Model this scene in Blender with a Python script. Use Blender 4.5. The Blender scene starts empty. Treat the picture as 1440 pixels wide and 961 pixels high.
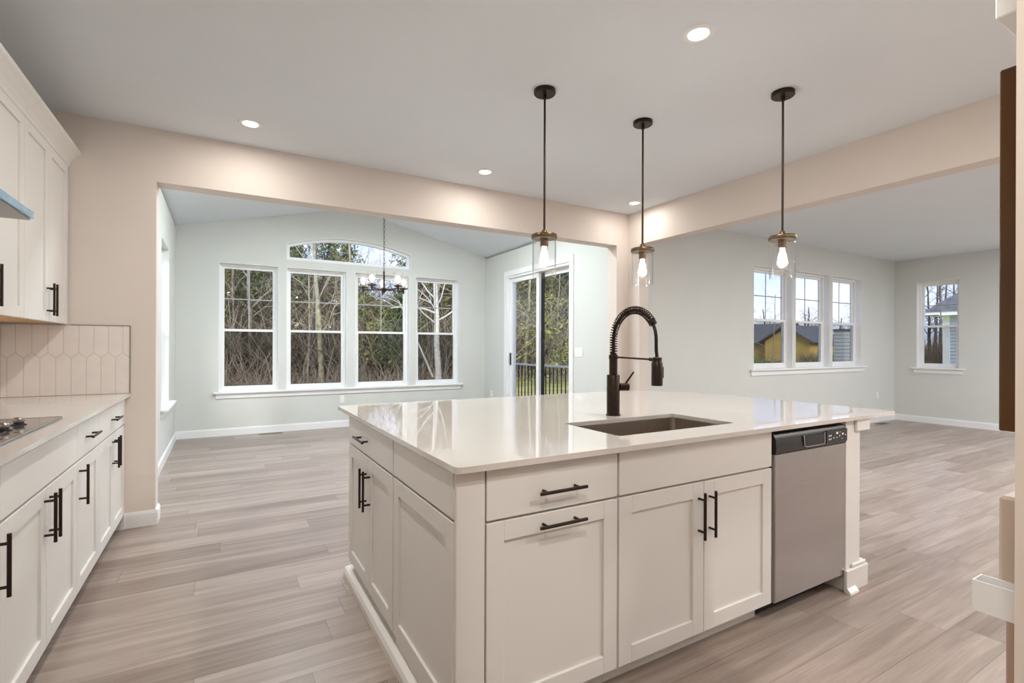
import bpy, bmesh, math, random
from mathutils import Vector, Matrix
from mathutils.geometry import delaunay_2d_cdt

S = bpy.context.scene
C = S.collection
R = math.radians

# ------------------------------------------------------------------ camera
F_PX, CX, V0 = 701.2, 720.0, 488.0
cd = bpy.data.cameras.new('camera')
cam = bpy.data.objects.new('camera', cd)
C.objects.link(cam)
cd.sensor_width = 36.0
cd.lens = 36.0 * F_PX / 1440.0
cd.shift_y = (V0 - 480.5) / 1440.0
cd.clip_start = 0.05
cd.clip_end = 500
cam.location = (0, 0, 1.25)
YAW = R(30.14)
m = Matrix.Rotation(-YAW, 4, 'Z') @ Matrix.Rotation(R(90), 4, 'X') @ Matrix.Rotation(R(0.2), 4, 'Z')
cam.rotation_euler = m.to_euler()
S.camera = cam

# ------------------------------------------------------------------ exposure
S.view_settings.view_transform = 'Standard'
S.view_settings.look = 'None'
S.view_settings.gamma = 1
S.view_settings.use_curve_mapping = False
S.view_settings.exposure = 0.30
S.cycles.max_bounces = 10
S.cycles.diffuse_bounces = 5
S.cycles.transparent_max_bounces = 24
S.cycles.caustics_reflective = False
S.cycles.caustics_refractive = False

# ------------------------------------------------------------------ sky
SKY = 1.45
wd = bpy.data.worlds.new('sky')
S.world = wd
wd.use_nodes = True
nt = wd.node_tree
nt.nodes.clear()
wo = nt.nodes.new('ShaderNodeOutputWorld')
bg = nt.nodes.new('ShaderNodeBackground')
bg.inputs['Strength'].default_value = SKY
tc = nt.nodes.new('ShaderNodeTexCoord')
sep = nt.nodes.new('ShaderNodeSeparateXYZ')
nt.links.new(tc.outputs['Generated'], sep.inputs[0])
gr = nt.nodes.new('ShaderNodeValToRGB')
gr.color_ramp.elements[0].position = 0.0
gr.color_ramp.elements[0].color = (0.50, 0.60, 0.86, 1)
gr.color_ramp.elements[1].position = 0.45
gr.color_ramp.elements[1].color = (0.20, 0.36, 0.85, 1)
nt.links.new(sep.outputs[2], gr.inputs[0])
mp = nt.nodes.new('ShaderNodeMapping')
mp.inputs['Scale'].default_value = (1, 1, 2.4)
nt.links.new(tc.outputs['Generated'], mp.inputs[0])
nz = nt.nodes.new('ShaderNodeTexNoise')
nz.inputs['Scale'].default_value = 2.6
nz.inputs['Detail'].default_value = 6
nt.links.new(mp.outputs[0], nz.inputs['Vector'])
cr = nt.nodes.new('ShaderNodeValToRGB')
cr.color_ramp.elements[0].position = 0.40
cr.color_ramp.elements[1].position = 0.62
nt.links.new(nz.outputs['Fac'], cr.inputs[0])
mx = nt.nodes.new('ShaderNodeMixRGB')
mx.inputs[2].default_value = (0.80, 0.84, 0.95, 1)
nt.links.new(cr.outputs[0], mx.inputs[0])
nt.links.new(gr.outputs[0], mx.inputs[1])
nt.links.new(mx.outputs[0], bg.inputs['Color'])
nt.links.new(bg.outputs[0], wo.inputs['Surface'])

# soft hazy sun, high over the back yard
sd = bpy.data.lights.new('sun', 'SUN')
sd.energy = 3.2
sd.angle = R(28)
sd.color = (1.0, 0.96, 0.9)
sun = bpy.data.objects.new('sun', sd)
C.objects.link(sun)
sun.rotation_euler = Vector((.45, .78, -.50)).to_track_quat('-Z', 'Y').to_euler()

LAMP_COL = (1.0, 0.94, 0.88)
CAN_W = 4.6

# ------------------------------------------------------------------ materials
MATS = {}
def mat(name, col, rough=0.5, metal=0.0, spec=0.5, noise=0.0, nscale=8.0, bump=0.0, bscale=60.0, emit=None, estr=0.0, coat=0.0, stretch=None):
    if name in MATS: return MATS[name]
    M = bpy.data.materials.new(name); M.use_nodes = True
    t = M.node_tree; b = t.nodes['Principled BSDF']
    b.inputs['Roughness'].default_value = rough
    b.inputs['Metallic'].default_value = metal
    b.inputs['Specular IOR Level'].default_value = spec
    b.inputs['Coat Weight'].default_value = coat
    b.inputs['Base Color'].default_value = (*col, 1)
    tcn = t.nodes.new('ShaderNodeTexCoord')
    src = tcn.outputs['Object']
    if stretch:
        mpn = t.nodes.new('ShaderNodeMapping'); mpn.inputs['Scale'].default_value = stretch
        t.links.new(src, mpn.inputs[0]); src = mpn.outputs[0]
    if noise > 0:
        n = t.nodes.new('ShaderNodeTexNoise'); n.inputs['Scale'].default_value = nscale; n.inputs['Detail'].default_value = 5
        t.links.new(src, n.inputs['Vector'])
        r = t.nodes.new('ShaderNodeValToRGB')
        r.color_ramp.elements[0].position = 0.3; r.color_ramp.elements[1].position = 0.7
        r.color_ramp.elements[0].color = (*[max(0, c*(1-noise)) for c in col], 1)
        r.color_ramp.elements[1].color = (*[min(1, c*(1+noise)) for c in col], 1)
        t.links.new(n.outputs['Fac'], r.inputs[0]); t.links.new(r.outputs[0], b.inputs['Base Color'])
    if bump > 0:
        n2 = t.nodes.new('ShaderNodeTexNoise'); n2.inputs['Scale'].default_value = bscale
        t.links.new(src, n2.inputs['Vector'])
        bp = t.nodes.new('ShaderNodeBump'); bp.inputs['Strength'].default_value = bump; bp.inputs['Distance'].default_value = 0.01
        t.links.new(n2.outputs['Fac'], bp.inputs['Height']); t.links.new(bp.outputs[0], b.inputs['Normal'])
    if emit:
        b.inputs['Emission Color'].default_value = (*emit, 1); b.inputs['Emission Strength'].default_value = estr
    MATS[name] = M
    return M

def glass_mat(name, tint=(1, 1, 1), ior=1.45, boost=1.0):
    M = bpy.data.materials.new(name); M.use_nodes = True
    t = M.node_tree; t.nodes.clear()
    o = t.nodes.new('ShaderNodeOutputMaterial'); mixn = t.nodes.new('ShaderNodeMixShader')
    tr = t.nodes.new('ShaderNodeBsdfTransparent'); tr.inputs[0].default_value = (*tint, 1)
    gl = t.nodes.new('ShaderNodeBsdfGlossy'); gl.inputs['Roughness'].default_value = 0.0
    f0 = ((ior-1)/(ior+1))**2
    lw_ = t.nodes.new('ShaderNodeLayerWeight'); lw_.inputs['Blend'].default_value = 0.5
    pw = t.nodes.new('ShaderNodeMath'); pw.operation = 'POWER'; pw.inputs[1].default_value = 5.0
    mu = t.nodes.new('ShaderNodeMath'); mu.operation = 'MULTIPLY_ADD'; mu.inputs[1].default_value = (1-f0)*boost; mu.inputs[2].default_value = f0*boost; mu.use_clamp = True
    t.links.new(lw_.outputs['Facing'], pw.inputs[0]); t.links.new(pw.outputs[0], mu.inputs[0]); t.links.new(mu.outputs[0], mixn.inputs[0])
    t.links.new(tr.outputs[0], mixn.inputs[1]); t.links.new(gl.outputs[0], mixn.inputs[2])
    t.links.new(mixn.outputs[0], o.inputs[0])
    MATS[name] = M
    return M

def screen_mat():
    M = bpy.data.materials.new('insect_screen'); M.use_nodes = True
    t = M.node_tree; t.nodes.clear()
    o = t.nodes.new('ShaderNodeOutputMaterial'); mixn = t.nodes.new('ShaderNodeMixShader')
    tr = t.nodes.new('ShaderNodeBsdfTransparent'); df = t.nodes.new('ShaderNodeBsdfDiffuse')
    df.inputs[0].default_value = (0.012, 0.012, 0.013, 1); mixn.inputs[0].default_value = 0.30
    t.links.new(tr.outputs[0], mixn.inputs[1]); t.links.new(df.outputs[0], mixn.inputs[2]); t.links.new(mixn.outputs[0], o.inputs[0])
    return M

def floor_mat():
    M = bpy.data.materials.new('plank_floor'); M.use_nodes = True
    t = M.node_tree; b = t.nodes['Principled BSDF']; L = t.links.new
    def math_(op, a, bv=None, c=None):
        n = t.nodes.new('ShaderNodeMath'); n.operation = op
        for i, v in enumerate((a, bv, c)):
            if v is None: continue
            if isinstance(v, (int, float)): n.inputs[i].default_value = v
            else: L(v, n.inputs[i])
        return n.outputs[0]
    tcn = t.nodes.new('ShaderNodeTexCoord'); sp = t.nodes.new('ShaderNodeSeparateXYZ'); L(tcn.outputs['Object'], sp.inputs[0])
    PW, PL = 0.182, 1.30
    yy = math_('DIVIDE', sp.outputs[1], PW); row = math_('FLOOR', yy)
    wn = t.nodes.new('ShaderNodeTexWhiteNoise'); wn.noise_dimensions = '1D'; L(row, wn.inputs['W'])
    xx = math_('ADD', math_('DIVIDE', sp.outputs[0], PL), math_('MULTIPLY', wn.outputs['Value'], 7.0))
    colm = math_('FLOOR', xx)
    cb = t.nodes.new('ShaderNodeCombineXYZ'); L(row, cb.inputs[0]); L(colm, cb.inputs[1])
    w2 = t.nodes.new('ShaderNodeTexWhiteNoise'); w2.noise_dimensions = '3D'; L(cb.outputs[0], w2.inputs['Vector'])
    # per plank tone
    rp = t.nodes.new('ShaderNodeValToRGB'); e = rp.color_ramp.elements
    e[0].position = 0.0; e[0].color = (0.290, 0.228, 0.192, 1)
    e[1].position = 1.0; e[1].color = (0.440, 0.370, 0.328, 1)
    k = e.new(0.45); k.color = (0.368, 0.300, 0.260, 1)
    L(w2.outputs['Value'], rp.inputs[0])
    # grain: stretched noise, shifted per plank
    sh = math_('MULTIPLY', w2.outputs['Value'], 37.0)
    c3 = t.nodes.new('ShaderNodeCombineXYZ')
    L(math_('MULTIPLY', sp.outputs[0], 1.1), c3.inputs[0]); L(math_('MULTIPLY', sp.outputs[1], 17.0), c3.inputs[1]); L(sh, c3.inputs[2])
    n1 = t.nodes.new('ShaderNodeTexNoise'); n1.inputs['Scale'].default_value = 1.0; n1.inputs['Detail'].default_value = 6; n1.inputs['Distortion'].default_value = 0.9
    L(c3.outputs[0], n1.inputs['Vector'])
    r1 = t.nodes.new('ShaderNodeValToRGB'); r1.color_ramp.elements[0].position = 0.32; r1.color_ramp.elements[0].color = (0.74, 0.71, 0.69, 1)
    r1.color_ramp.elements[1].position = 0.68; r1.color_ramp.elements[1].color = (1.07, 1.07, 1.07, 1)
    L(n1.outputs['Fac'], r1.inputs[0])
    c4 = t.nodes.new('ShaderNodeCombineXYZ')
    L(math_('MULTIPLY', sp.outputs[0], 6.0), c4.inputs[0]); L(math_('MULTIPLY', sp.outputs[1], 150.0), c4.inputs[1]); L(sh, c4.inputs[2])
    n2 = t.nodes.new('ShaderNodeTexNoise'); n2.inputs['Scale'].default_value = 1.0; n2.inputs['Detail'].default_value = 3
    L(c4.outputs[0], n2.inputs['Vector'])
    r2 = t.nodes.new('ShaderNodeValToRGB'); r2.color_ramp.elements[0].position = 0.3; r2.color_ramp.elements[0].color = (0.88, 0.87, 0.86, 1)
    r2.color_ramp.elements[1].position = 0.7; r2.color_ramp.elements[1].color = (1.05, 1.05, 1.05, 1)
    L(n2.outputs['Fac'], r2.inputs[0])
    ma = t.nodes.new('ShaderNodeMixRGB'); ma.blend_type = 'MULTIPLY'; ma.inputs[0].default_value = 1; L(rp.outputs[0], ma.inputs[1]); L(r1.outputs[0], ma.inputs[2])
    mb = t.nodes.new('ShaderNodeMixRGB'); mb.blend_type = 'MULTIPLY'; mb.inputs[0].default_value = 1; L(ma.outputs[0], mb.inputs[1]); L(r2.outputs[0], mb.inputs[2])
    fy = math_('FRACT', yy); fx = math_('FRACT', xx)
    g1 = math_('LESS_THAN', fy, 0.014); g2 = math_('LESS_THAN', fx, 0.0022)
    gg = math_('MAXIMUM', g1, g2)
    mc = t.nodes.new('ShaderNodeMixRGB'); mc.blend_type = 'MULTIPLY'; L(math_('MULTIPLY', gg, 0.55), mc.inputs[0]); L(mb.outputs[0], mc.inputs[1]); mc.inputs[2].default_value = (0.25, 0.2, 0.17, 1)
    L(mc.outputs[0], b.inputs['Base Color'])
    b.inputs['Roughness'].default_value = 0.33
    b.inputs['Specular IOR Level'].default_value = 0.45
    bp = t.nodes.new('ShaderNodeBump'); bp.inputs['Strength'].default_value = 0.06; bp.inputs['Distance'].default_value = 0.004
    L(n2.outputs['Fac'], bp.inputs['Height']); L(bp.outputs[0], b.inputs['Normal'])
    return M

def siding_mat(name, c1, pitch=0.15):
    M = bpy.data.materials.new(name); M.use_nodes = True
    t = M.node_tree; b = t.nodes['Principled BSDF']
    tcn = t.nodes.new('ShaderNodeTexCoord'); n = t.nodes.new('ShaderNodeTexNoise'); n.inputs['Scale'].default_value = 3
    t.links.new(tcn.outputs['Object'], n.inputs['Vector'])
    r = t.nodes.new('ShaderNodeValToRGB'); r.color_ramp.elements[0].color = (*[c*0.92 for c in c1], 1); r.color_ramp.elements[1].color = (*c1, 1)
    t.links.new(n.outputs['Fac'], r.inputs[0]); t.links.new(r.outputs[0], b.inputs['Base Color']); b.inputs['Roughness'].default_value = 0.7
    return M

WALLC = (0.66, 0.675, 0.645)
m_wallk = mat('wall_paint_lamp_warmed', (0.72, 0.655, 0.60), 0.75, spec=0.25, noise=0.012, nscale=3, bump=0.03, bscale=220)  # same greige paint, warmth of the kitchen lamps put into its colour
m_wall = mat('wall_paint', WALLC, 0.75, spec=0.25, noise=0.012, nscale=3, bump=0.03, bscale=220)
m_ceil = mat('ceiling_paint_cooled', (0.76, 0.805, 0.85), 0.9, spec=0.15, noise=0.01, nscale=3, bump=0.03, bscale=240)  # white paint, bluish tint put in to offset warm bounce light
m_trim = mat('white_trim', (0.84, 0.85, 0.85), 0.4, spec=0.4, noise=0.008, nscale=5)
m_cab = mat('cabinet_paint', (0.74, 0.725, 0.695), 0.38, spec=0.4, noise=0.008, nscale=4)
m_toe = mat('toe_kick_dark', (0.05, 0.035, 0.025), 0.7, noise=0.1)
m_ply = mat('cabinet_underside_maple', (0.62, 0.37, 0.16), 0.5, noise=0.15, nscale=6, stretch=(12, 1, 1))
m_quartz = mat('white_quartz', (0.64, 0.605, 0.565), 0.03, spec=1.0, noise=0.012, nscale=90)
m_bronze = mat('dark_bronze', (0.035, 0.022, 0.016), 0.34, metal=0.7, noise=0.1, nscale=30)
m_brass = mat('aged_bronze_cap', (0.14, 0.095, 0.055), 0.35, metal=0.9, noise=0.1, nscale=30)
m_black = mat('black_plastic', (0.012, 0.011, 0.011), 0.35, noise=0.1)
m_steel = mat('brushed_steel', (0.47, 0.44, 0.42), 0.24, metal=1.0, noise=0.05, nscale=6, bump=0.02, bscale=40, stretch=(1, 1, 60))
m_steelh = mat('sink_steel', (0.52, 0.46, 0.40), 0.30, metal=1.0, noise=0.05, nscale=10, bump=0.02, bscale=60, stretch=(30, 1, 1))
m_panel = mat('dark_control_panel', (0.065, 0.057, 0.052), 0.30, metal=0.8, noise=0.05)
m_film = mat('blue_film_steel', (0.42, 0.62, 0.82), 0.18, metal=0.6, noise=0.12, nscale=9)
m_hoodu = mat('hood_filter', (0.36, 0.35, 0.33), 0.4, metal=0.8, noise=0.06)
m_tile = mat('picket_tile', (0.80, 0.75, 0.71), 0.2, spec=0.5, noise=0.03, nscale=12)
m_grout = mat('tile_grout', (0.58, 0.53, 0.49), 0.85, noise=0.03)
m_edge = mat('grey_tile_edge', (0.26, 0.23, 0.20), 0.45, metal=0.5, noise=0.05)
m_cook = mat('ceramic_cooktop', (0.11, 0.095, 0.085), 0.05, spec=0.9, noise=0.04, coat=0.5)
m_white = mat('white_plastic', (0.85, 0.86, 0.86), 0.35, noise=0.01)
m_led = mat('recessed_led', (1, 1, 1), 0.5, noise=0.01, emit=(1.0, 0.95, 0.88), estr=9.0)
m_bulb = mat('bulb_glow', (1, 1, 1), 0.4, noise=0.01, emit=(1.0, 0.90, 0.76), estr=14.0)
m_bulbc = mat('chandelier_bulb_glow', (1, 1, 1), 0.4, noise=0.01, emit=(1.0, 0.90, 0.76), estr=6.0)
m_glass = glass_mat('window_glass', (0.98, 0.99, 0.985), 1.45, 0.4)
m_shade = glass_mat('clear_shade_glass', (0.985, 0.985, 0.985), 1.5, 1.6)
def seeded():
    M = glass_mat('seeded_glass', (0.97, 0.97, 0.97), 1.5, 1.2); t = M.node_tree
    old = [n for n in t.nodes if n.type == 'MIX_SHADER'][0]; o = [n for n in t.nodes if n.type == 'OUTPUT_MATERIAL'][0]
    df = t.nodes.new('ShaderNodeBsdfTranslucent'); df.inputs[0].default_value = (.95, .95, .95, 1)
    d2 = t.nodes.new('ShaderNodeBsdfDiffuse'); d2.inputs[0].default_value = (.95, .95, .95, 1)
    a = t.nodes.new('ShaderNodeMixShader'); a.inputs[0].default_value = .5; t.links.new(df.outputs[0], a.inputs[1]); t.links.new(d2.outputs[0], a.inputs[2])
    vn = t.nodes.new('ShaderNodeTexNoise'); vn.inputs['Scale'].default_value = 60
    mr = t.nodes.new('ShaderNodeMapRange'); mr.inputs['To Min'].default_value = .0; mr.inputs['To Max'].default_value = .045; t.links.new(vn.outputs['Fac'], mr.inputs['Value'])
    b = t.nodes.new('ShaderNodeMixShader'); t.links.new(mr.outputs[0], b.inputs[0]); t.links.new(old.outputs[0], b.inputs[1]); t.links.new(a.outputs[0], b.inputs[2]); t.links.new(b.outputs[0], o.inputs[0])
    return M
m_frost = seeded()
m_screen = screen_mat()
m_grid = mat('grille_grey', (0.40, 0.42, 0.42), 0.5, noise=0.02)
m_floor = floor_mat()
m_brown = mat('dark_brown_panel', (0.075, 0.030, 0.004), 0.25, spec=0.5, noise=0.2, nscale=3)
m_beige = mat('beige_enamel', (0.55, 0.46, 0.38), 0.35, noise=0.03)
m_warmsteel = mat('warm_steel', (0.62, 0.47, 0.38), 0.35, metal=0.7, noise=0.05)
m_cream = mat('cream_paint', (0.80, 0.72, 0.64), 0.6, noise=0.01)
m_grass = mat('lawn_grass', (0.20, 0.22, 0.05), 0.95, noise=0.45, nscale=1.3, bump=0.3, bscale=30)
m_litter = mat('leaf_litter', (0.085, 0.062, 0.042), 0.95, noise=0.5, nscale=1.7, bump=0.3, bscale=14)
m_bark = mat('bark_brown', (0.25, 0.21, 0.165), 0.95, noise=0.4, nscale=6, bump=0.4, bscale=18, stretch=(3, 3, 0.6))
m_barkd = mat('bark_dark', (0.11, 0.09, 0.07), 0.95, noise=0.4, nscale=6)
m_moss = mat('bark_mossy', (0.34, 0.32, 0.20), 0.95, noise=0.45, nscale=5, bump=0.4, bscale=16)
m_birch = mat('bark_pale', (0.58, 0.54, 0.50), 0.9, noise=0.3, nscale=7, stretch=(1, 1, 3))
m_twig = mat('dry_twigs', (0.125, 0.092, 0.065), 0.95, noise=0.4, nscale=0.6)
m_twigp = mat('pale_twigs', (0.42, 0.36, 0.28), 0.95, noise=0.35, nscale=0.8)
m_leaf_o = mat('olive_leaves', (0.20, 0.215, 0.055), 0.8, noise=0.6, nscale=2.2)
m_leaf_d = mat('dark_evergreen_leaves', (0.10, 0.14, 0.04), 0.8, noise=0.6, nscale=2.0)
m_leaf_y = mat('yellow_green_leaves', (0.19, 0.175, 0.06), 0.8, noise=0.6, nscale=1.6)
m_leaf_r = mat('rusty_brush_leaves', (0.20, 0.115, 0.075), 0.9, noise=0.5, nscale=1.8)
m_rail = mat('black_rail_metal', (0.02, 0.02, 0.022), 0.4, metal=0.6, noise=0.05)
m_railtop = mat('pale_rail_cap', (0.45, 0.45, 0.46), 0.4, metal=0.3, noise=0.05)
m_deck = mat('deck_boards', (0.30, 0.25, 0.21), 0.8, noise=0.2, nscale=3)
m_yellow = mat('yellow_sheathing', (0.62, 0.42, 0.10), 0.8, noise=0.15, nscale=0.8)
m_shingle = mat('dark_shingles', (0.12, 0.12, 0.13), 0.9, noise=0.3, nscale=4)
m_sidingb = siding_mat('pale_blue_siding', (0.52, 0.58, 0.66))
m_sidingg = siding_mat('grey_siding', (0.42, 0.43, 0.44))
m_vent = mat('vent_dark_slots', (0.10, 0.085, 0.07), 0.5, metal=0.3, noise=0.05)

# ------------------------------------------------------------------ mesh builder
def origin(p):
    v = Vector((0, 0, 0))
    while p is not None:
        v += p.location; p = p.parent
    return v

class MB:
    def __init__(s): s.v = []; s.f = []
    def add(s, vs, fs):
        k = len(s.v); s.v += [tuple(q) for q in vs]; s.f += [tuple(i + k for i in q) for q in fs]; return s
    def box(s, x0, x1, y0, y1, z0, z1, b=0.0):
        if x0 > x1: x0, x1 = x1, x0
        if y0 > y1: y0, y1 = y1, y0
        if z0 > z1: z0, z1 = z1, z0
        b = min(b, (x1-x0)*.45, (y1-y0)*.45, (z1-z0)*.45)
        if b <= 0:
            return s.add([(x, y, z) for x in (x0, x1) for y in (y0, y1) for z in (z0, z1)],
                         [(0, 1, 3, 2), (4, 6, 7, 5), (0, 4, 5, 1), (2, 3, 7, 6), (0, 2, 6, 4), (1, 5, 7, 3)])
        bm = bmesh.new(); bmesh.ops.create_cube(bm, size=1)
        for q in bm.verts:
            q.co = ((x0+x1)/2 + q.co.x*(x1-x0), (y0+y1)/2 + q.co.y*(y1-y0), (z0+z1)/2 + q.co.z*(z1-z0))
        bmesh.ops.bevel(bm, geom=bm.edges[:], offset=b, segments=1, affect='EDGES', profile=0.5)
        bm.verts.index_update()
        s.add([q.co[:] for q in bm.verts], [[q.index for q in f.verts] for f in bm.faces]); bm.free(); return s
    def tube(s, pts, rad, n=8, cap=True):
        pts = [Vector(p) for p in pts]
        rads = rad if isinstance(rad, (list, tuple)) else [rad]*len(pts)
        k = len(s.v); up = None
        for i, p in enumerate(pts):
            t = (pts[min(i+1, len(pts)-1)] - pts[max(i-1, 0)])
            if t.length < 1e-9: t = Vector((0, 0, 1))
            t.normalize()
            if up is None:
                up = t.orthogonal().normalized()
            else:
                up = (up - t*up.dot(t))
                up = up.normalized() if up.length > 1e-6 else t.orthogonal().normalized()
            w = t.cross(up)
            for j in range(n):
                a = 2*math.pi*j/n
                s.v.append(tuple(p + (up*math.cos(a) + w*math.sin(a))*rads[i]))
        for i in range(len(pts)-1):
            for j in range(n):
                a = k+i*n+j; b = k+i*n+(j+1) % n
                s.f.append((a, b, b+n, a+n))
        if cap:
            s.f.append(tuple(k+j for j in reversed(range(n)))); e = k+(len(pts)-1)*n; s.f.append(tuple(e+j for j in range(n)))
        return s
    def cyl(s, a, b, r, n=24): return s.tube([a, b], r, n)
    def lathe(s, c, prof, n=32):      # prof list of (r, z) open profile, closed at ends when r == 0
        k = len(s.v)
        for r, z in prof:
            for j in range(n):
                a = 2*math.pi*j/n; s.v.append((c[0]+r*math.cos(a), c[1]+r*math.sin(a), c[2]+z))
        for i in range(len(prof)-1):
            for j in range(n):
                a = k+i*n+j; b = k+i*n+(j+1) % n
                s.f.append((a, b, b+n, a+n))
        return s
    def build(s, name, material, parent=None, smooth=False, local=False, label=None):
        me = bpy.data.meshes.new(name)
        o = bpy.data.objects.new(name, me); C.objects.link(o)
        if local:
            c = Vector((0, 0, 0)); off = Vector((0, 0, 0))
        else:
            xs = [q[0] for q in s.v]; ys = [q[1] for q in s.v]; zs = [q[2] for q in s.v]
            c = Vector(((min(xs)+max(xs))/2, (min(ys)+max(ys))/2, min(zs) if parent is None else (min(zs)+max(zs))/2))
            off = origin(parent)
        me.from_pydata([(q[0]-c.x, q[1]-c.y, q[2]-c.z) for q in s.v], [], s.f)
        me.update()
        bm = bmesh.new(); bm.from_mesh(me); bmesh.ops.recalc_face_normals(bm, faces=bm.faces[:]); bm.to_mesh(me); bm.free()
        if smooth:
            for p in me.polygons: p.use_smooth = True
            me.set_sharp_from_angle(angle=R(35))
        me.materials.append(material)
        if not local: o.location = c - off
        if parent is not None: o.parent = parent
        if label: o['label'] = label
        return o

def tag(o, label, cat, group=None, kind=None):
    o['label'] = label; o['category'] = cat
    if group: o['group'] = group
    if kind: o['kind'] = kind
    return o
def empty(name, loc, rz=0.0):
    o = bpy.data.objects.new(name, None); C.objects.link(o); o.location = loc; o.rotation_euler = (0, 0, rz)
    o.empty_display_size = 0.1
    return o
def struct(o, label=None):
    o['kind'] = 'structure'
    if label: o['label'] = label
    return o
def copy_tree(o, parent=None):
    c = o.copy(); C.objects.link(c)
    if parent is not None: c.parent = parent
    for ch in list(o.children): copy_tree(ch, c)
    return c
def area(name, parent, loc, size, energy, col, rot=(0, 0, 0), spread=180):
    ld = bpy.data.lights.new(name, 'AREA'); ld.shape = 'DISK'; ld.size = size; ld.energy = energy; ld.color = col; ld.spread = R(spread)
    o = bpy.data.objects.new(name, ld); C.objects.link(o); o.parent = parent; o.location = loc; o.rotation_euler = rot
    return o
def point(name, parent, loc, r, energy, col):
    ld = bpy.data.lights.new(name, 'POINT'); ld.shadow_soft_size = r; ld.energy = energy; ld.color = col
    o = bpy.data.objects.new(name, ld); C.objects.link(o); o.parent = parent; o.location = loc
    return o

def slab(outer, holes, mapf, t0, t1, name, material, parent=None, smooth=False, local=False):
    """solid plate: outline and holes in 2D, extruded t0..t1; mapf(u, v, t) -> xyz"""
    loops = [outer] + holes
    pts = []; edges = []
    for lp in loops:
        k = len(pts); pts += [Vector(p) for p in lp]; edges += [(k+i, k+(i+1) % len(lp)) for i in range(len(lp))]
    vo, eo, fo, _, _, _ = delaunay_2d_cdt(pts, edges, [], 0, 1e-6)
    def inside(p, lp):
        c = False; j = len(lp)-1
        for i in range(len(lp)):
            a, b = lp[i], lp[j]
            if (a[1] > p[1]) != (b[1] > p[1]) and p[0] < (b[0]-a[0])*(p[1]-a[1])/(b[1]-a[1])+a[0]: c = not c
            j = i
        return c
    mb = MB(); n = len(vo)
    vs = [mapf(v.x, v.y, t0) for v in vo] + [mapf(v.x, v.y, t1) for v in vo]
    fs = []
    for f in fo:
        cx = sum(vo[i].x for i in f)/len(f); cy = sum(vo[i].y for i in f)/len(f)
        if inside((cx, cy), outer) and not any(inside((cx, cy), h) for h in holes):
            fs.append(tuple(f)); fs.append(tuple(i+n for i in reversed(f)))
    cnt = {}
    for f in fs[::2]:
        for i in range(len(f)):
            a, b = f[i], f[(i+1) % len(f)]
            key = (min(a, b), max(a, b)); cnt.setdefault(key, []).append((a, b))
    for k2, l in cnt.items():
        if len(l) == 1:
            a, b = l[0]; fs.append((b, a, a+n, b+n))
    mb.add(vs, fs)
    return mb.build(name, material, parent, smooth, local)
def rect(u0, u1, v0, v1): return [(u0, v0), (u1, v0), (u1, v1), (u0, v1)]

YZ = lambda u, v, t: (t, u, v)     # plate standing across x
XZ = lambda u, v, t: (u, t, v)     # plate standing across y
XY = lambda u, v, t: (u, v, t)

# ------------------------------------------------------------------ dimensions
H = 2.768; HEAD = 2.398
YK0, YK1 = 4.27, 4.43           # kitchen / dining wall
XW = -1.20                      # kitchen left wall
XDL, XDR, YD = -0.54, 4.073, 7.99
YL = 4.20                       # living far wall
XL = 10.20
NEAR = -1.5; NEARL = -3.2

# ------------------------------------------------------------------ room shell
mb = MB(); mb.box(XW-.15, XL+.15, NEARL-.15, YL+.05, -.1, 0); mb.box(XDL-.15, XDR+.15, YL+.05, YD+.15, -.1, 0)
struct(mb.build('floor', m_floor))
bpy.data.objects['floor'].location.z = 0
for v in bpy.data.objects['floor'].data.vertices: v.co.z -= .1
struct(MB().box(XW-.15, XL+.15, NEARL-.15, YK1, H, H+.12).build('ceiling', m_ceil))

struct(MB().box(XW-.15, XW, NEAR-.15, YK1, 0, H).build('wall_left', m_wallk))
# wall between kitchen and dining with the wide opening (runs on behind the pilaster)
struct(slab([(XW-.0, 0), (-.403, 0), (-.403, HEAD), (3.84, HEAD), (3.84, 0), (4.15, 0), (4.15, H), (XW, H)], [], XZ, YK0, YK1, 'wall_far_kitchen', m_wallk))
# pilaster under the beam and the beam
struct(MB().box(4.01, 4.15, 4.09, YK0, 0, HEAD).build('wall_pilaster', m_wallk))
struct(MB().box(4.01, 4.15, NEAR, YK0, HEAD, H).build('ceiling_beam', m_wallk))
# living room
lw = [(6.225, 7.135), (7.205, 8.115), (8.195, 9.070)]
struct(slab([(4.15, 0), (XL+.15, 0), (XL+.15, H), (4.15, H)], [rect(a, b, .955, 2.375) for a, b in lw], XZ, YL, YL+.17, 'wall_far_living', m_wall))
struct(slab([(NEARL-.15, 0), (YL, 0), (YL, H), (NEARL-.15, H)], [rect(3.306, 3.878, .92, 2.365)], YZ, XL, XL+.17, 'wall_right', m_wall))
nw_added = [(5.2, 6.9), (7.6, 9.3)]  # unseen windows added to bring daylight into the living room
struct(slab([(4.15, 0), (XL, 0), (XL, H), (4.15, H)], [rect(a, b, .6, 2.35) for a, b in nw_added], XZ, NEARL-.15, NEARL, 'wall_near_living', m_wall))
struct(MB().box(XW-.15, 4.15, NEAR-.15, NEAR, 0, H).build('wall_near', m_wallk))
struct(MB().box(4.01, 4.15, NEARL-.15, NEAR-.15, 0, H).build('wall_near_return', m_wall))
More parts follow.
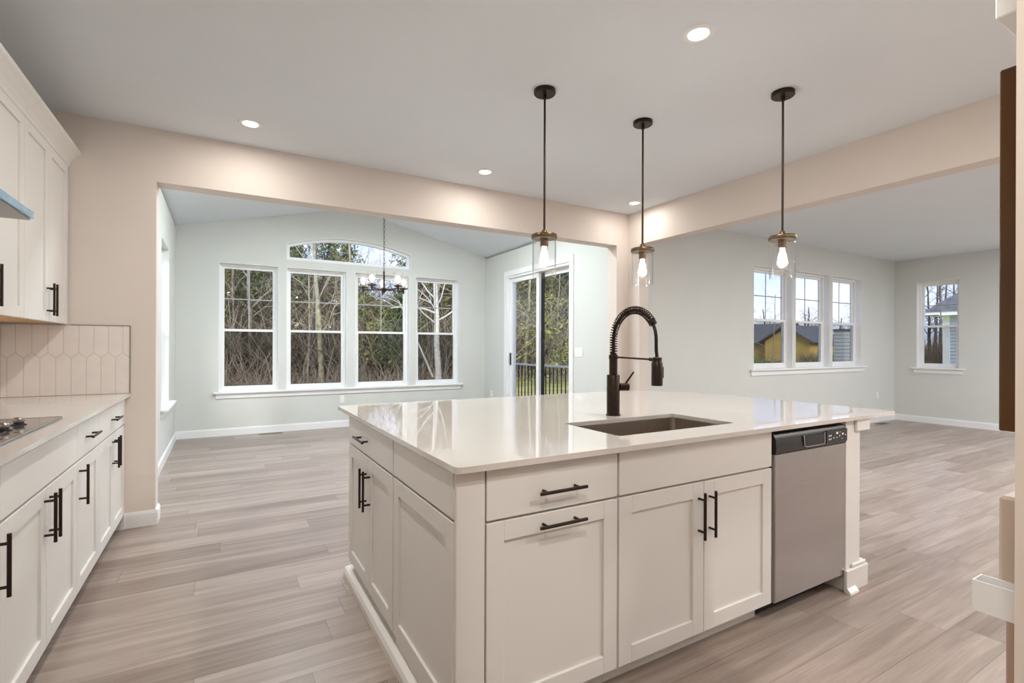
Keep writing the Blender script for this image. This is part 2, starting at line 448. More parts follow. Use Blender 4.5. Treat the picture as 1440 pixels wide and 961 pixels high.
# dining room: gabled far wall, vaulted ceiling
EZ = 2.82; RX, RZ = 1.767, 3.40
arc = []
ax0, ax1, az0, azs, rise = .81, 2.70, 2.522, 2.762, .157
rad = (((ax1-ax0)/2)**2 + rise**2)/(2*rise); acx = (ax0+ax1)/2; acz = azs+rise-rad
def arch_pts(inset, n=20):
    r = rad-inset; x0 = ax0+inset; x1 = ax1-inset
    a0 = math.asin((x1-acx)/r)
    return [(x0, az0+inset), (x1, az0+inset)] + [(acx+r*math.sin(a0-2*a0*i/n), acz+r*math.cos(a0-2*a0*i/n)) for i in range(n+1)]
dw = [(-.045, .705), (.81, 1.67), (1.795, 2.67), (2.785, 3.565)]
DZ0, DZ1 = .605, 2.41
struct(slab([(XDL-.15, 0), (XDR+.15, 0), (XDR+.15, EZ), (RX, RZ+.04), (XDL-.15, EZ)], [rect(a, b, DZ0, DZ1) for a, b in dw] + [arch_pts(0)], XZ, YD, YD+.17, 'wall_far_dining', m_wall))
struct(slab([(YK1, 0), (YD, 0), (YD, EZ), (YK1, EZ)], [rect(6.2, 7.03, .60, 2.37)], YZ, XDL-.15, XDL, 'wall_left_dining', m_wall))
SD0, SD1, SDH = 5.45, 7.17, 2.41
struct(slab([(YK1, 0), (SD0, 0), (SD0, SDH), (SD1, SDH), (SD1, 0), (YD, 0), (YD, EZ), (YK1, EZ)], [], YZ, XDR, XDR+.16, 'wall_right_dining', m_wall))
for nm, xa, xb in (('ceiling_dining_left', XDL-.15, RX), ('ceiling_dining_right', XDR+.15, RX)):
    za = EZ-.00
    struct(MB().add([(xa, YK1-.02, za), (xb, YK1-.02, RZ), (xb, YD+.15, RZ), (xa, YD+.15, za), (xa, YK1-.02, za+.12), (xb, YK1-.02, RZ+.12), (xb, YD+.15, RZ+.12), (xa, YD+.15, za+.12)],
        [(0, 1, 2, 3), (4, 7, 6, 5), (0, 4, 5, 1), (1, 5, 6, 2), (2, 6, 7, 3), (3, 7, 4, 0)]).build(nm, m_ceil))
struct(slab([(XDL-.15, H+.12), (XDR+.15, H+.12), (RX, RZ+.1)], [], XZ, YK1-.16, YK1-.02, 'wall_gable_dining', m_wall))

# ---- baseboards
def base(name, x0, x1, y0, y1, side):
    """side: which way the face looks: 'x+','x-','y+','y-'; x0..x1/y0..y1 the wall line"""
    mb = MB(); t = .015
    for z0, z1, tt in ((0, .088, t), (.088, .098, t*.7), (.098, .104, t*.35)):
        if side == 'y-': mb.box(x0, x1, y0-tt, y0, z0, z1)
        if side == 'y+': mb.box(x0, x1, y0, y0+tt, z0, z1)
        if side == 'x+': mb.box(x0, x0+tt, y0, y1, z0, z1)
        if side == 'x-': mb.box(x0-tt, x0, y0, y1, z0, z1)
    return struct(mb.build(name, m_trim))
base('baseboard_far_dining', XDL, XDR, YD, YD, 'y-')
base('baseboard_left_dining', XDL, XDL, YK1, YD, 'x+')
base('baseboard_right_dining_far', XDR, XDR, SD1+.09, YD, 'x-')
base('baseboard_right_dining_near', XDR, XDR, YK1, SD0-.09, 'x-')
base('baseboard_far_kitchen', -.575, -.388, YK0, YK0, 'y-')
base('baseboard_jamb_kitchen', -.403, -.403, YK0, YK1, 'x+')
base('baseboard_far_kitchen_right', 3.825, 4.01, YK0, YK0, 'y-')
base('baseboard_pilaster', 4.01, 4.15, 4.09, 4.09, 'y-')
base('baseboard_far_living', 4.15, XL, YL, YL, 'y-')
base('baseboard_right', XL, XL, NEARL, YL, 'x-')

# ------------------------------------------------------------------ windows
def add_window(n, loc, rz, w, h, depth=.09, grille=True, blind=0):
    """local: x across 0..w, y outward, z up 0..h"""
    root = empty('window_%d' % n, loc, rz); struct(root)
    d0, d1 = depth, depth+.07
    fr = MB(); t = .034
    fr.box(0, t, d0, d1, 0, h); fr.box(w-t, w, d0, d1, 0, h); fr.box(t, w-t, d0, d1, 0, t); fr.box(t, w-t, d0, d1, h-t, h)
    fr.build('window_frame', m_trim, root, local=True)
    # drywall-free return lining of the opening, painted white
    ln = MB(); q = .006
    ln.box(0, q, .001, d0, 0, h); ln.box(w-q, w, .001, d0, 0, h); ln.box(q, w-q, .001, d0, h-q, h); ln.box(q, w-q, .001, d0, 0, q)
    ln.build('jamb_lining', m_trim, root, local=True)
    mid = h*.478; s = .034
    up = MB(); y0, y1 = d0+.034, d0+.062
    a, b, z0, z1 = t, w-t, mid-.012, h-t
    up.box(a, a+s, y0, y1, z0, z1); up.box(b-s, b, y0, y1, z0, z1); up.box(a+s, b-s, y0, y1, z0, z0+s); up.box(a+s, b-s, y0, y1, z1-s, z1)
    us = up.build('upper_sash', m_trim, root, local=True)
    MB().box(a+s, b-s, y0+.011, y0+.017, z0+s, z1-s).build('pane', m_glass, us, local=True)
    if grille:
        g = MB(); gx = (a+b)/2; gz = (z0+z1)/2; e = .0075
        g.box(gx-e, gx+e, y0+.004, y0+.010, z0+s, z1-s); g.box(a+s, gx-e, y0+.004, y0+.010, gz-e, gz+e); g.box(gx+e, b-s, y0+.004, y0+.010, gz-e, gz+e)
        g.build('grille', m_grid, us, local=True)
    lo = MB(); y0, y1 = d0+.004, d0+.032; z0, z1 = t, mid+s-.012
    lo.box(a, a+s, y0, y1, z0, z1); lo.box(b-s, b, y0, y1, z0, z1); lo.box(a+s, b-s, y0, y1, z0, z0+s+.008); lo.box(a+s, b-s, y0, y1, z1-s, z1)
    ls = lo.build('lower_sash', m_trim, root, local=True)
    MB().box(a+s, b-s, y0+.011, y0+.017, z0+s+.008, z1-s).build('pane', m_glass, ls, local=True)
    MB().box(a, b, d0+.064, d0+.066, t, mid).build('insect_screen', m_screen, root, local=True)
    return root
k = 1
for a, b in dw:
    add_window(k, (a, YD, DZ0), 0, b-a, DZ1-DZ0, .075); k += 1
add_window(5, (XDL, 6.2, .60), R(90), .83, 1.77, .07)
for i, (a, b) in enumerate(lw): add_window(6+i, (a, YL, .955), 0, b-a, 1.42, .085)
add_window(9, (XL, 3.878, .92), R(-90), .572, 1.445, .085)
for i, (a, b) in enumerate(nw_added): add_window(11+i, (b, NEARL, .6), R(180), b-a, 1.75, .05)
# arched fixed window above the middle pair
aw = struct(empty('window_10', (acx, YD, az0)))
slab(arch_pts(.003), [arch_pts(.05)[::-1]], XZ, YD+.07, YD+.13, 'window_frame', m_trim, aw)
slab(arch_pts(0.0), [arch_pts(.008)[::-1]], XZ, YD+.001, YD+.07, 'jamb_lining', m_trim, aw)
slab(arch_pts(.048), [], XZ, YD+.095, YD+.101, 'pane', m_glass, aw)

def stool(name, x0, x1, z, wall, axis='y'):
    mb = MB()
    if axis == 'y':
        mb.box(x0, x1, wall-.045, wall+.075, z-.022, z+.0, .004); mb.box(x0+.03, x1-.03, wall-.016, wall, z-.085, z-.022, .002)
    elif axis == 'x-':   # wall face looks -x
        mb.box(wall-.045, wall+.075, x0, x1, z-.022, z, .004); mb.box(wall-.016, wall, x0+.03, x1-.03, z-.085, z-.022, .002)
    else:
        mb.box(wall-.07, wall+.05, x0, x1, z-.022, z, .004); mb.box(wall, wall+.016, x0+.03, x1-.03, z-.085, z-.022, .002)
    return struct(mb.build(name, m_trim))
# sills run in front of the openings
def stool2(name, x0, x1, z, wall, axis):
    mb = MB(); g = .0
    if axis == 'y':  mb.box(x0, x1, wall-.05, wall, z-.024, z, .004); mb.box(x0+.03, x1-.03, wall-.016, wall, z-.09, z-.024, .002)
    if axis == 'x-': mb.box(wall-.05, wall, x0, x1, z-.024, z, .004); mb.box(wall-.016, wall, x0+.03, x1-.03, z-.09, z-.024, .002)
    if axis == 'x+': mb.box(wall, wall+.07, x0, x1, z-.024, z, .004); mb.box(wall, wall+.016, x0+.03, x1-.03, z-.09, z-.024, .002)
    return struct(mb.build(name, m_trim))
stool2('trim_1', -.11, 3.63, DZ0+.004, YD, 'y')
stool2('trim_2', 6.10, 7.13, .604, XDL, 'x+')
stool2('trim_3', 6.13, 9.17, .958, YL, 'y')
stool2('trim_4', 3.23, 3.94, .924, XL, 'x-')

# ------------------------------------------------------------------ sliding patio door (local: x across, y outward)
sl = struct(empty('door_1', (XDR, SD1, 0), R(-90)))
W = SD1-SD0
cs = MB(); cs.box(-.085, 0, -.018, 0, 0, SDH+.085); cs.box(W, W+.085, -.018, 0, 0, SDH+.085); cs.box(0, W, -.018, 0, SDH, SDH+.085)
cs.build('door_casing', m_trim, sl, local=True)
fr = MB(); t = .03; fr.box(0, t, .002, .15, 0, SDH); fr.box(W-t, W, .002, .15, 0, SDH); fr.box(t, W-t, .002, .15, SDH-.035, SDH); fr.box(t, W-t, .002, .15, 0, .03)
fr.build('door_frame', m_trim, sl, local=True)
def panel(x0, x1, y0, y1, nm):
    p = MB(); s = .072; z0, z1 = .03, SDH-.036
    p.box(x0, x0+s, y0, y1, z0, z1); p.box(x1-s, x1, y0, y1, z0, z1); p.box(x0+s, x1-s, y0, y1, z0, z0+.10); p.box(x0+s, x1-s, y0, y1, z1-s, z1)
    o = p.build(nm, m_trim, sl, local=True)
    MB().box(x0+s, x1-s, (y0+y1)/2-.004, (y0+y1)/2+.004, z0+.10, z1-s).build('pane', m_glass, o, local=True)
    return o
pm = panel(.032, W/2+.035, .035, .075, 'sliding_panel')
hd = MB(); hd.box(.055, .075, .012, .035, .95, 1.15, .004); hd.build('door_handle', m_black, pm, local=True)
panel(W/2-.035, W-.032, .09, .13, 'fixed_panel')
dk = MB(); dk.box(W/2+.036, W/2+.112, .080, .088, .05, SDH-.045); dk.build('screen_door_edge', m_rail, sl, local=True)

# ------------------------------------------------------------------ facing helpers
def FY(y0):  # face looking -y
    def f(mb, u0, u1, w0, w1, z0, z1, b=.0015): mb.box(u0, u1, y0-w1, y0-w0, z0, z1, b)
    f.pt = lambda u, w, z: (u, y0-w, z); return f
def FXm(x0):
    def f(mb, u0, u1, w0, w1, z0, z1, b=.0015): mb.box(x0-w1, x0-w0, u0, u1, z0, z1, b)
    f.pt = lambda u, w, z: (x0-w, u, z); return f
def FXp(x0):
    def f(mb, u0, u1, w0, w1, z0, z1, b=.0015): mb.box(x0+w0, x0+w1, u0, u1, z0, z1, b)
    f.pt = lambda u, w, z: (x0+w, u, z); return f
def shaker(F, u0, u1, z0, z1, name, parent, th=.02, fw=.062):
    mb = MB()
    F(mb, u0, u0+fw, 0, th, z0, z1); F(mb, u1-fw, u1, 0, th, z0, z1); F(mb, u0+fw, u1-fw, 0, th, z0, z0+fw); F(mb, u0+fw, u1-fw, 0, th, z1-fw, z1)
    F(mb, u0+fw-.002, u1-fw+.002, .002, th-.009, z0+fw-.002, z1-fw+.002, 0)
    return mb.build(name, m_cab, parent)
def flat(F, u0, u1, z0, z1, name, parent, th=.02):
    mb = MB(); F(mb, u0, u1, 0, th, z0, z1, .002); return mb.build(name, m_cab, parent)
def handle(F, u, z, parent, vertical=True, L=.186, th=.02):
    mb = MB(); so = .032; r = .0058; cc = .064
    if vertical:
        mb.tube([F.pt(u, th+so, z-L/2), F.pt(u, th+so, z+L/2)], r, 10)
        for s in (-cc, cc): mb.tube([F.pt(u, th-.001, z+s), F.pt(u, th+so, z+s)], r*.85, 8)
    else:
        mb.tube([F.pt(u-L/2, th+so, z), F.pt(u+L/2, th+so, z)], r, 10)
        for s in (-cc, cc): mb.tube([F.pt(u+s, th-.001, z), F.pt(u+s, th+so, z)], r*.85, 8)
    return mb.build('handle', m_bronze, parent, smooth=True)

# ------------------------------------------------------------------ left base run
FL = FXp(-.592)     # carcass front; door faces at -.572
ZD0, ZD1, ZR0, ZR1 = .106, .712, .722, .885
def base_unit(y0, y1, label, kind):
    t = tag(empty('base_cabinet', ((XW-.592)/2, (y0+y1)/2, 0)), label, 'cabinet')
    g = .0015
    MB().box(XW+.002, -.592, y0+.0005, y1-.0005, .10, .898).build('body', m_cab, t)
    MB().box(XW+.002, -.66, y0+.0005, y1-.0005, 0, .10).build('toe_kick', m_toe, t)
    mid = (y0+y1)/2
    if kind == 'two':
        d = flat(FL, y0+g, y1-g, ZR0, ZR1, 'drawer', t); handle(FL, mid, .806, d, False)
        a = shaker(FL, y0+g, mid-g, ZD0, ZD1, 'door', t); handle(FL, mid-.032, .603, a)
        a = shaker(FL, mid+g, y1-g, ZD0, ZD1, 'door', t); handle(FL, mid+.032, .603, a)
    if kind == 'false':
        flat(FL, y0+g, y1-g, ZR0, ZR1, 'false_drawer_front', t)
        a = shaker(FL, y0+g, mid-g, ZD0, ZD1, 'door', t); handle(FL, mid-.032, .603, a)
        a = shaker(FL, mid+g, y1-g, ZD0, ZD1, 'door', t); handle(FL, mid+.032, .603, a)
    if kind == 'one':
        d = flat(FL, y0+g, y1-g, ZR0, ZR1, 'drawer', t); handle(FL, mid, .806, d, False)
        a = shaker(FL, y0+g, y1-g, ZD0, ZD1, 'door', t); handle(FL, y0+.032, .603, a)
    if kind == 'oneR':
        d = flat(FL, y0+g, y1-g, ZR0, ZR1, 'drawer', t); handle(FL, mid, .806, d, False)
        a = shaker(FL, y0+g, y1-g, ZD0, ZD1, 'door', t); handle(FL, y1-.045, .603, a)
    return t
u = base_unit(3.428, 4.10+.155-.01, 'white base cabinet at the far end of the left run, touching the beige wall', 'two')
MB().box(XW+.002, -.574, 4.246, 4.269, .0, .898).build('filler_strip', m_cab, u)
base_unit(2.970, 3.426, 'narrow white base cabinet with one drawer and one door in the left run', 'one')
base_unit(2.055, 2.968, 'wide white base cabinet under the cooktop with plain false front', 'false')
base_unit(1.595, 2.053, 'white base cabinet cut by the left picture edge, nearest the camera', 'oneR')

ct = slab([(XW, 1.2), (-.55, 1.2), (-.545, 1.205), (-.545, YK0-.001), (XW, YK0-.001)], [], XY, .903, .923, 'countertop', m_quartz)
tag(ct, 'white quartz countertop on the left cabinets, running to the far wall', 'countertop')
# cooktop
ck = tag(empty('cooktop', (-.86, 2.5, .923)), 'dark glossy cooktop set in the left countertop, with round knobs', 'cooktop')
MB().box(-1.115, -.625, 2.03, 2.93, .924, .932, .003).build('glass_plate', m_cook, ck)
e = MB(); e.box(-.625, -.617, 2.022, 2.938, .9235, .933, .002); e.box(-1.123, -1.115, 2.022, 2.938, .9235, .933, .002); e.box(-1.115, -.625, 2.93, 2.938, .9235, .933, .002); e.box(-1.115, -.625, 2.022, 2.03, .9235, .933, .002)
e.build('steel_edge', m_steel, ck, label='bright steel edge strip')
for ky in (2.70, 2.54, 2.38, 2.22):
    kb = MB().lathe((-.70, ky, .932), [(0, 0), (.024, 0), (.024, .003), (.016, .005), (.016, .012), (0, .012)], 24).build('knob', m_black, ck, smooth=True)
    MB().lathe((-.70, ky, .944), [(0, 0), (.017, 0), (.0185, .004), (.0175, .014), (.014, .018), (0, .018)], 24).build('knob_cap', m_steel, kb, smooth=True, label='polished steel knob cap')
bn = MB()
for bx, by, br in ((-.97, 2.72, .10), (-.97, 2.24, .09), (-.80, 2.48, .12)):
    bn.lathe((bx, by, .9322), [(br-.004, 0), (br, 0), (br, .0006), (br-.004, .0006), (br-.004, 0)], 40)
bn.build('burner_rings', m_edge, ck)

# backsplash: elongated hexagonal tiles, each a polygon clipped to the field
def clip(poly, u0, u1, v0, v1):
    for ax, lim, sg in ((0, u0, 1), (0, u1, -1), (1, v0, 1), (1, v1, -1)):
        out = []
        for i in range(len(poly)):
            a, b = poly[i], poly[(i+1) % len(poly)]
            ia, ib = (a[ax]-lim)*sg >= 0, (b[ax]-lim)*sg >= 0
            if ia: out.append(a)
            if ia != ib:
                t = (lim-a[ax])/(b[ax]-a[ax]); out.append((a[0]+t*(b[0]-a[0]), a[1]+t*(b[1]-a[1])))
        poly = out
        if len(poly) < 3: return []
    return poly
def pickets(mb, u0, u1, v0, v1, mp_, off=0.0):
    w, p, Ls = .0765, .034, .268; pitch = Ls+p; g = .0015
    for r in range(-1, 3):
        vb = 1.20 - 2*pitch + r*pitch - p + p  # lower shoulder row
        vb = 1.168 + (r-1)*pitch
        for c in range(-1, int((u1-u0)/w)+3):
            uc = u0 + off + c*w + (w/2 if r % 2 else 0)
            hx = w/2-g; pl = [(uc-hx, vb-Ls+g), (uc, vb-Ls-p+g*1.3), (uc+hx, vb-Ls+g), (uc+hx, vb-g), (uc, vb+p-g*1.3), (uc-hx, vb-g)]
            pl = clip(pl, u0, u1, v0, v1)
            if len(pl) < 3: continue
            n = len(pl); mb.add([mp_(a, b, 0) for a, b in pl] + [mp_(a, b, 1) for a, b in pl], [tuple(range(n)), tuple(range(2*n-1, n-1, -1))] + [(i, (i+1) % n, n+(i+1) % n, n+i) for i in range(n)])
bs = tag(empty('backsplash', (-.87, YK0, .924)), 'pale pink-beige picket tile backsplash on the far kitchen wall over the counter', 'backsplash')
MB().box(XW+.001, -.548, YK0-.006, YK0-.0005, .924, 1.383).build('grout_bed', m_grout, bs)
tb = MB(); pickets(tb, XW+.01, -.550, .925, 1.381, lambda a, b, t: (a, YK0-.0052-.002*t, b), .03); tb.build('tiles', m_tile, bs)
tr = MB(); tr.box(-.549, -.545, YK0-.011, YK0-.0005, .924, 1.386); tr.box(-.86, -.549, YK0-.011, YK0-.0005, 1.382, 1.386); tr.build('edge_trim', m_edge, bs, label='thin dark grey metal edge')
bs2 = tag(empty('backsplash', (XW, 3.0, .924)), 'picket tile backsplash on the left wall behind the cooktop', 'backsplash')
MB().box(XW+.0005, XW+.006, 1.3, YK0-.012, .924, 1.80).build('grout_bed', m_grout, bs2)
tb = MB(); pickets(tb, 1.3, YK0-.013, .925, 1.379, lambda a, b, t: (XW+.0052+.002*t, a, b), .0); tb.build('tiles', m_tile, bs2)

# ------------------------------------------------------------------ upper cabinets (wall hung)
FU = FXp(-.89)
UZ0, UZ1 = 1.388, 2.440
def upper_unit(y0, y1, z0, label, n, crown_end=False):
    t = tag(empty('wall_cabinet', ((XW-.89)/2, (y0+y1)/2, z0)), label, 'cabinet')
    MB().box(XW+.0095, -.89, y0+.0005, y1-.0005, z0+.012, UZ1).build('body', m_cab, t)
    MB().box(XW+.012, -.905, y0+.001, y1-.001, z0+.004, z0+.011).build('underside', m_ply, t, label='orange maple underside')
    MB().box(-.904, -.8905, y0+.0005, y1-.0005, z0+.002, z0+.0115).build('light_rail', m_cab, t)
    g = .0015
    if n == 2:
        mid = (y0+y1)/2
        a = shaker(FU, y0+g, mid-g, z0, UZ1-.025, 'door', t, fw=.058); b = shaker(FU, mid+g, y1-g, z0, UZ1-.025, 'door', t, fw=.058)
        handle(FU, mid-.03, z0+.125, a); handle(FU, mid+.03, z0+.125, b)
    else:
        a = shaker(FU, y0+g, y1-g, z0, UZ1-.025, 'door', t, fw=.058); handle(FU, y0+.045, z0+.125, a)
    # crown: sloped moulding
    y1c = y1 if not crown_end else YK0-.001
    prof = [(-.89, UZ1-.024), (-.869, UZ1-.024), (-.866, UZ1-.004), (-.852, UZ1+.018), (-.828, UZ1+.046), (-.812, UZ1+.062), (-.808, UZ1+.078), (-.89, UZ1+.078)]
    n2 = len(prof)
    MB().add([(x, y0, z) for x, z in prof] + [(x, y1c, z) for x, z in prof],
             [tuple(range(n2)), tuple(range(2*n2-1, n2-1, -1))] + [(i, (i+1) % n2, n2+(i+1) % n2, n2+i) for i in range(n2)]).build('crown', m_cab, t)
    return t
t = upper_unit(3.428, 4.245, UZ0, 'tall white wall cabinet with two doors beside the beige wall', 2, True)
MB().box(XW+.0095, -.872, 4.246, 4.2575, UZ0+.012, UZ1).build('filler_strip', m_cab, t)
upper_unit(2.970, 3.426, UZ0, 'white single-door wall cabinet between hood and far wall cabinet', 1)
upper_unit(2.055, 2.968, 2.02, 'short white wall cabinet above the range hood, at the picture edge', 2)
# range hood
hd = tag(empty('range_hood', (-.95, 2.45, 1.785)), 'slim steel range hood under blue film, cut by the left edge', 'range hood')
MB().box(XW+.011, -.705, 2.02, 2.895, 1.793, 1.826, .003).build('canopy', m_film, hd, label='canopy rim in pale blue protective film')
MB().box(XW+.02, -.715, 2.03, 2.885, 1.785, 1.7925).build('filter_panel', m_hoodu, hd)
MB().add([(XW+.011, 2.1, 1.827), (-.75, 2.1, 1.827), (-.75, 2.82, 1.827), (XW+.011, 2.82, 1.827), (XW+.011, 2.3, 2.012), (-.93, 2.3, 2.012), (-.93, 2.62, 2.012), (XW+.011, 2.62, 2.012)],
    [(3, 2, 1, 0), (4, 5, 6, 7), (0, 1, 5, 4), (1, 2, 6, 5), (2, 3, 7, 6), (3, 0, 4, 7)]).build('chimney', m_steel, hd)

# ------------------------------------------------------------------ island
IX, IY = .594, 1.352        # faces of doors: left end / front
FF = FY(IY+.02); FE = FXm(IX+.02)
IZ0, IZ1, IR0, IR1, ITOP = .100, .708, .716, .873, .879
g = .0015
# front unit: drawer over pull-out
t = tag(empty('island_cabinet', (.96, 1.66, 0)), 'island cabinet with one drawer above a wide pull-out door, two horizontal handles', 'cabinet')
MB().box(.6975, 1.2275, IY+.02, 1.955, .10, ITOP).build('body', m_cab, t)
MB().box(.6975, 1.2275, IY+.085, 1.955, 0, .10).build('toe_kick', m_cab, t)
d = flat(FF, .697+g, 1.2235, IR0, IR1, 'drawer', t); handle(FF, .968, .782, d, False)
d = shaker(FF, .697+g, 1.2235, IZ0, IZ1, 'pull_out_door', t); handle(FF, .968, .673, d, False)
# sink base
t = tag(empty('island_cabinet', (1.69, 1.66, 0)), 'wide island sink cabinet with two doors beside the dishwasher', 'cabinet')
b = MB(); b.box(1.2285, 1.2465, IY+.02, 1.955, .10, ITOP); b.box(2.1265, 2.1445, IY+.02, 1.955, .10, ITOP); b.box(1.2465, 2.1265, IY+.02, 1.955, .10, .118); b.box(1.2465, 2.1265, 1.940, 1.955, .118, ITOP); b.box(1.2465, 2.1265, IY+.02, IY+.038, .69, .73); b.box(1.2465, 2.1265, IY+.02, IY+.038, .85, ITOP)
b.build('body', m_cab, t)
MB().box(1.2285, 2.1445, IY+.085, 1.94, 0, .0995).build('toe_kick', m_cab, t)
flat(FF, 1.2325, 2.1375, IR0, IR1, 'false_drawer_front', t)
d = shaker(FF, 1.2325, 1.685-g, IZ0, IZ1, 'door', t); handle(FF, 1.653, .580, d)
d = shaker(FF, 1.685+g, 2.1375, IZ0, IZ1, 'door', t); handle(FF, 1.717, .580, d)
# end cabinet facing left
t = tag(empty('island_cabinet', (.9, 2.37, 0)), 'island end cabinet facing left, drawer over two doors with vertical handles', 'cabinet')
MB().box(IX+.02, 1.2, 1.962, 2.775, .10, ITOP).build('body', m_cab, t)
MB().box(IX+.03, 1.2, 1.962, 2.765, 0, .0995).build('plinth', m_cab, t)
d = flat(FE, 1.977, 2.778, .733, .873, 'drawer', t); handle(FE, 2.44, .80, d, False)
d = shaker(FE, 1.977, 2.3665-g, IZ0, .725, 'door', t); handle(FE, 2.333, .578, d)
d = shaker(FE, 2.3665+g, 2.778, IZ0, .725, 'door', t); handle(FE, 2.399, .578, d)
mold = MB()
prof = [(IX+.029, 0), (IX-.022, 0), (IX-.022, .030), (IX-.014, .048), (IX+.0, .055), (IX+.029, .055)]
n2 = len(prof)
mold.add([(x, 1.34, z) for x, z in prof] + [(x, 2.80, z) for x, z in prof], [tuple(range(n2)), tuple(range(2*n2-1, n2-1, -1))] + [(i, (i+1) % n2, n2+(i+1) % n2, n2+i) for i in range(n2)])
# decorative end panel + corner post, not a cabinet
ep = tag(empty('island_end_panel', (.64, 1.65, 0)), 'cream panelled near left corner of the island with plain corner post', 'cabinet')
MB().box(IX+.03, .690, IY+.02, 1.959, 0, ITOP).build('body', m_cab, ep)
MB().box(IX+.004, .694, IY+.003, IY+.0199, 0, ITOP, .002).build('corner_post', m_cab, ep)
flat(FE, IY+.02, 1.968, .733, .873, 'upper_panel', ep, th=.019)
shaker(FE, IY+.02, 1.968, IZ0, .725, 'lower_panel', ep, th=.019)
MB().box(IX+.012, IX+.029, IY+.02, 1.9615, .0, .0995).build('plinth', m_cab, ep)
mo = mold.build('floor_moulding', m_cab); mo['label'] = 'rounded cream floor moulding along the left foot of the island'; mo['category'] = 'moulding'
# dishwasher
dwr = tag(empty('dishwasher', (2.456, 1.66, 0)), 'stainless steel dishwasher with dark control panel at the right of the island', 'dishwasher')
MB().box(2.156, 2.758, IY+.06, 1.94, .10, .862).build('body', m_black, dwr)
MB().box(2.156, 2.758, IY+.10, 1.94, 0.0, .0995).build('toe_recess', m_black, dwr)
MB().box(2.158, 2.757, IY-.004, IY+.055, .092, .768, .004).build('door', m_steel, dwr)
# control panel with rounded top front edge and a scooped pocket handle
px0, px1 = 2.158, 2.761
prof = [(IY+.055, .770), (IY-.006, .770), (IY-.010, .79), (IY-.006, .835), (IY+.006, .855), (IY+.028, .864), (IY+.055, .864)]
n2 = len(prof)
cp = MB().add([(px0, y, z) for y, z in prof] + [(px1, y, z) for y, z in prof], [tuple(range(n2)), tuple(range(2*n2-1, n2-1, -1))] + [(i, (i+1) % n2, n2+(i+1) % n2, n2+i) for i in range(n2)]).build('control_panel', m_panel, dwr, smooth=True, label='dark grey control strip with rounded top')
hp = MB(); hp.box(2.375, 2.545, IY-.0125, IY-.006, .786, .833, .002); hp.build('pocket_handle', m_black, cp)
lp = MB(); lp.tube([(2.372, IY-.0115, .838), (2.374, IY-.0135, .790), (2.385, IY-.016, .783), (2.535, IY-.016, .783), (2.546, IY-.0135, .790), (2.548, IY-.0115, .838)], .0028, 8); lp.build('handle_rim', m_steel, cp, smooth=True, label='bright curved handle rim')
kp = MB(); kp.box(2.565, 2.758, IY-.0125, IY-.006, .778, .842, .002); kp.build('button_field', m_black, cp)
for bx, bz, bw, bh in ((2.585, .795, .006, .008), (2.585, .812, .006, .008), (2.600, .795, .006, .008), (2.600, .812, .006, .008), (2.626, .80, .007, .006), (2.652, .820, .016, .010), (2.654, .801, .007, .005), (2.680, .805, .006, .009), (2.706, .812, .013, .010), (2.704, .792, .006, .004), (2.735, .808, .006, .005), (2.682, .826, .010, .003)):
    MB().box(bx, bx+bw, IY-.0135, IY-.0124, bz, bz+bh).build('button', m_white, cp)
fillr = MB().box(2.156, 2.765, IY+.045, IY+.08, .8645, .879); fillr.build('top_gap', m_black, dwr)
# right end post with side and back panels
rp = tag(empty('island_end_post', (2.85, 2.0, 0)), 'cream square post with stepped cap and base right of the dishwasher', 'post')
MB().box(2.766, 2.905, IY-.002, IY+.14, 0, .8785, .002).build('post', m_cab, rp)
cpm = MB(); cpm.box(2.845, 2.975, IY-.018, IY-.0025, .818, .8785, .003); cpm.box(2.906, 2.975, IY-.0025, IY+.15, .818, .8785, .003); cpm.build('cap', m_cab, rp)
bm_ = MB(); bm_.box(2.745, 2.955, IY-.020, IY-.0025, 0, .115, .003); bm_.box(2.81, 2.945, IY-.015, IY-.0025, .115, .135, .004); bm_.box(2.906, 2.955, IY-.0025, IY+.15, 0, .115, .003); bm_.box(2.906, 2.945, IY-.0025, IY+.15, .115, .135, .004)
bm_.build('base_block', m_cab, rp)
sm = MB(); sm.add([(2.745, IY-.020, 0), (2.745, IY-.038, 0), (2.745, IY-.036, .010), (2.745, IY-.020, .028), (2.825, IY-.020, 0), (2.825, IY-.038, 0), (2.825, IY-.036, .010), (2.825, IY-.020, .028)], [(0, 1, 2, 3), (7, 6, 5, 4), (0, 4, 5, 1), (1, 5, 6, 2), (2, 6, 7, 3), (3, 7, 4, 0)]); sm.build('shoe_moulding', m_trim, rp)
MB().box(2.885, 2.905, IY+.141, 2.775, 0, .8785).build('side_panel', m_cab, rp)
tag(MB().box(1.202, 2.882, 2.755, 2.775, 0, .8785, .002).build('island_back_panel', m_cab), 'cream back panel closing the far side of the island', 'panel')
# countertop with sink cut-out
def arcp(cx, cy, r, a0, a1, n):
    return [(cx+r*math.cos(R(a0+(a1-a0)*i/n)), cy+r*math.sin(R(a0+(a1-a0)*i/n))) for i in range(n+1)]
x0, x1, y0, y1 = .583, 3.235, 1.322, 3.04; rr = .02; RB = .69
outl = arcp(x0+rr, y0+rr, rr, 180, 270, 5) + arcp(x1-rr, y0+rr, rr, 270, 360, 5) + arcp(x1-RB, y1-RB, RB, 0, 90, 28) + arcp(x0+rr, y1-rr, rr, 90, 180, 5)
sx0, sx1, sy0, sy1 = 1.352, 2.062, 1.482, 1.858; sr = .018
hole = arcp(sx0+sr, sy0+sr, sr, 180, 270, 4) + arcp(sx1-sr, sy0+sr, sr, 270, 360, 4) + arcp(sx1-sr, sy1-sr, sr, 0, 90, 4) + arcp(sx0+sr, sy1-sr, sr, 90, 180, 4)
ic = slab(outl, [hole], XY, .8795, .900, 'island_countertop', m_quartz)
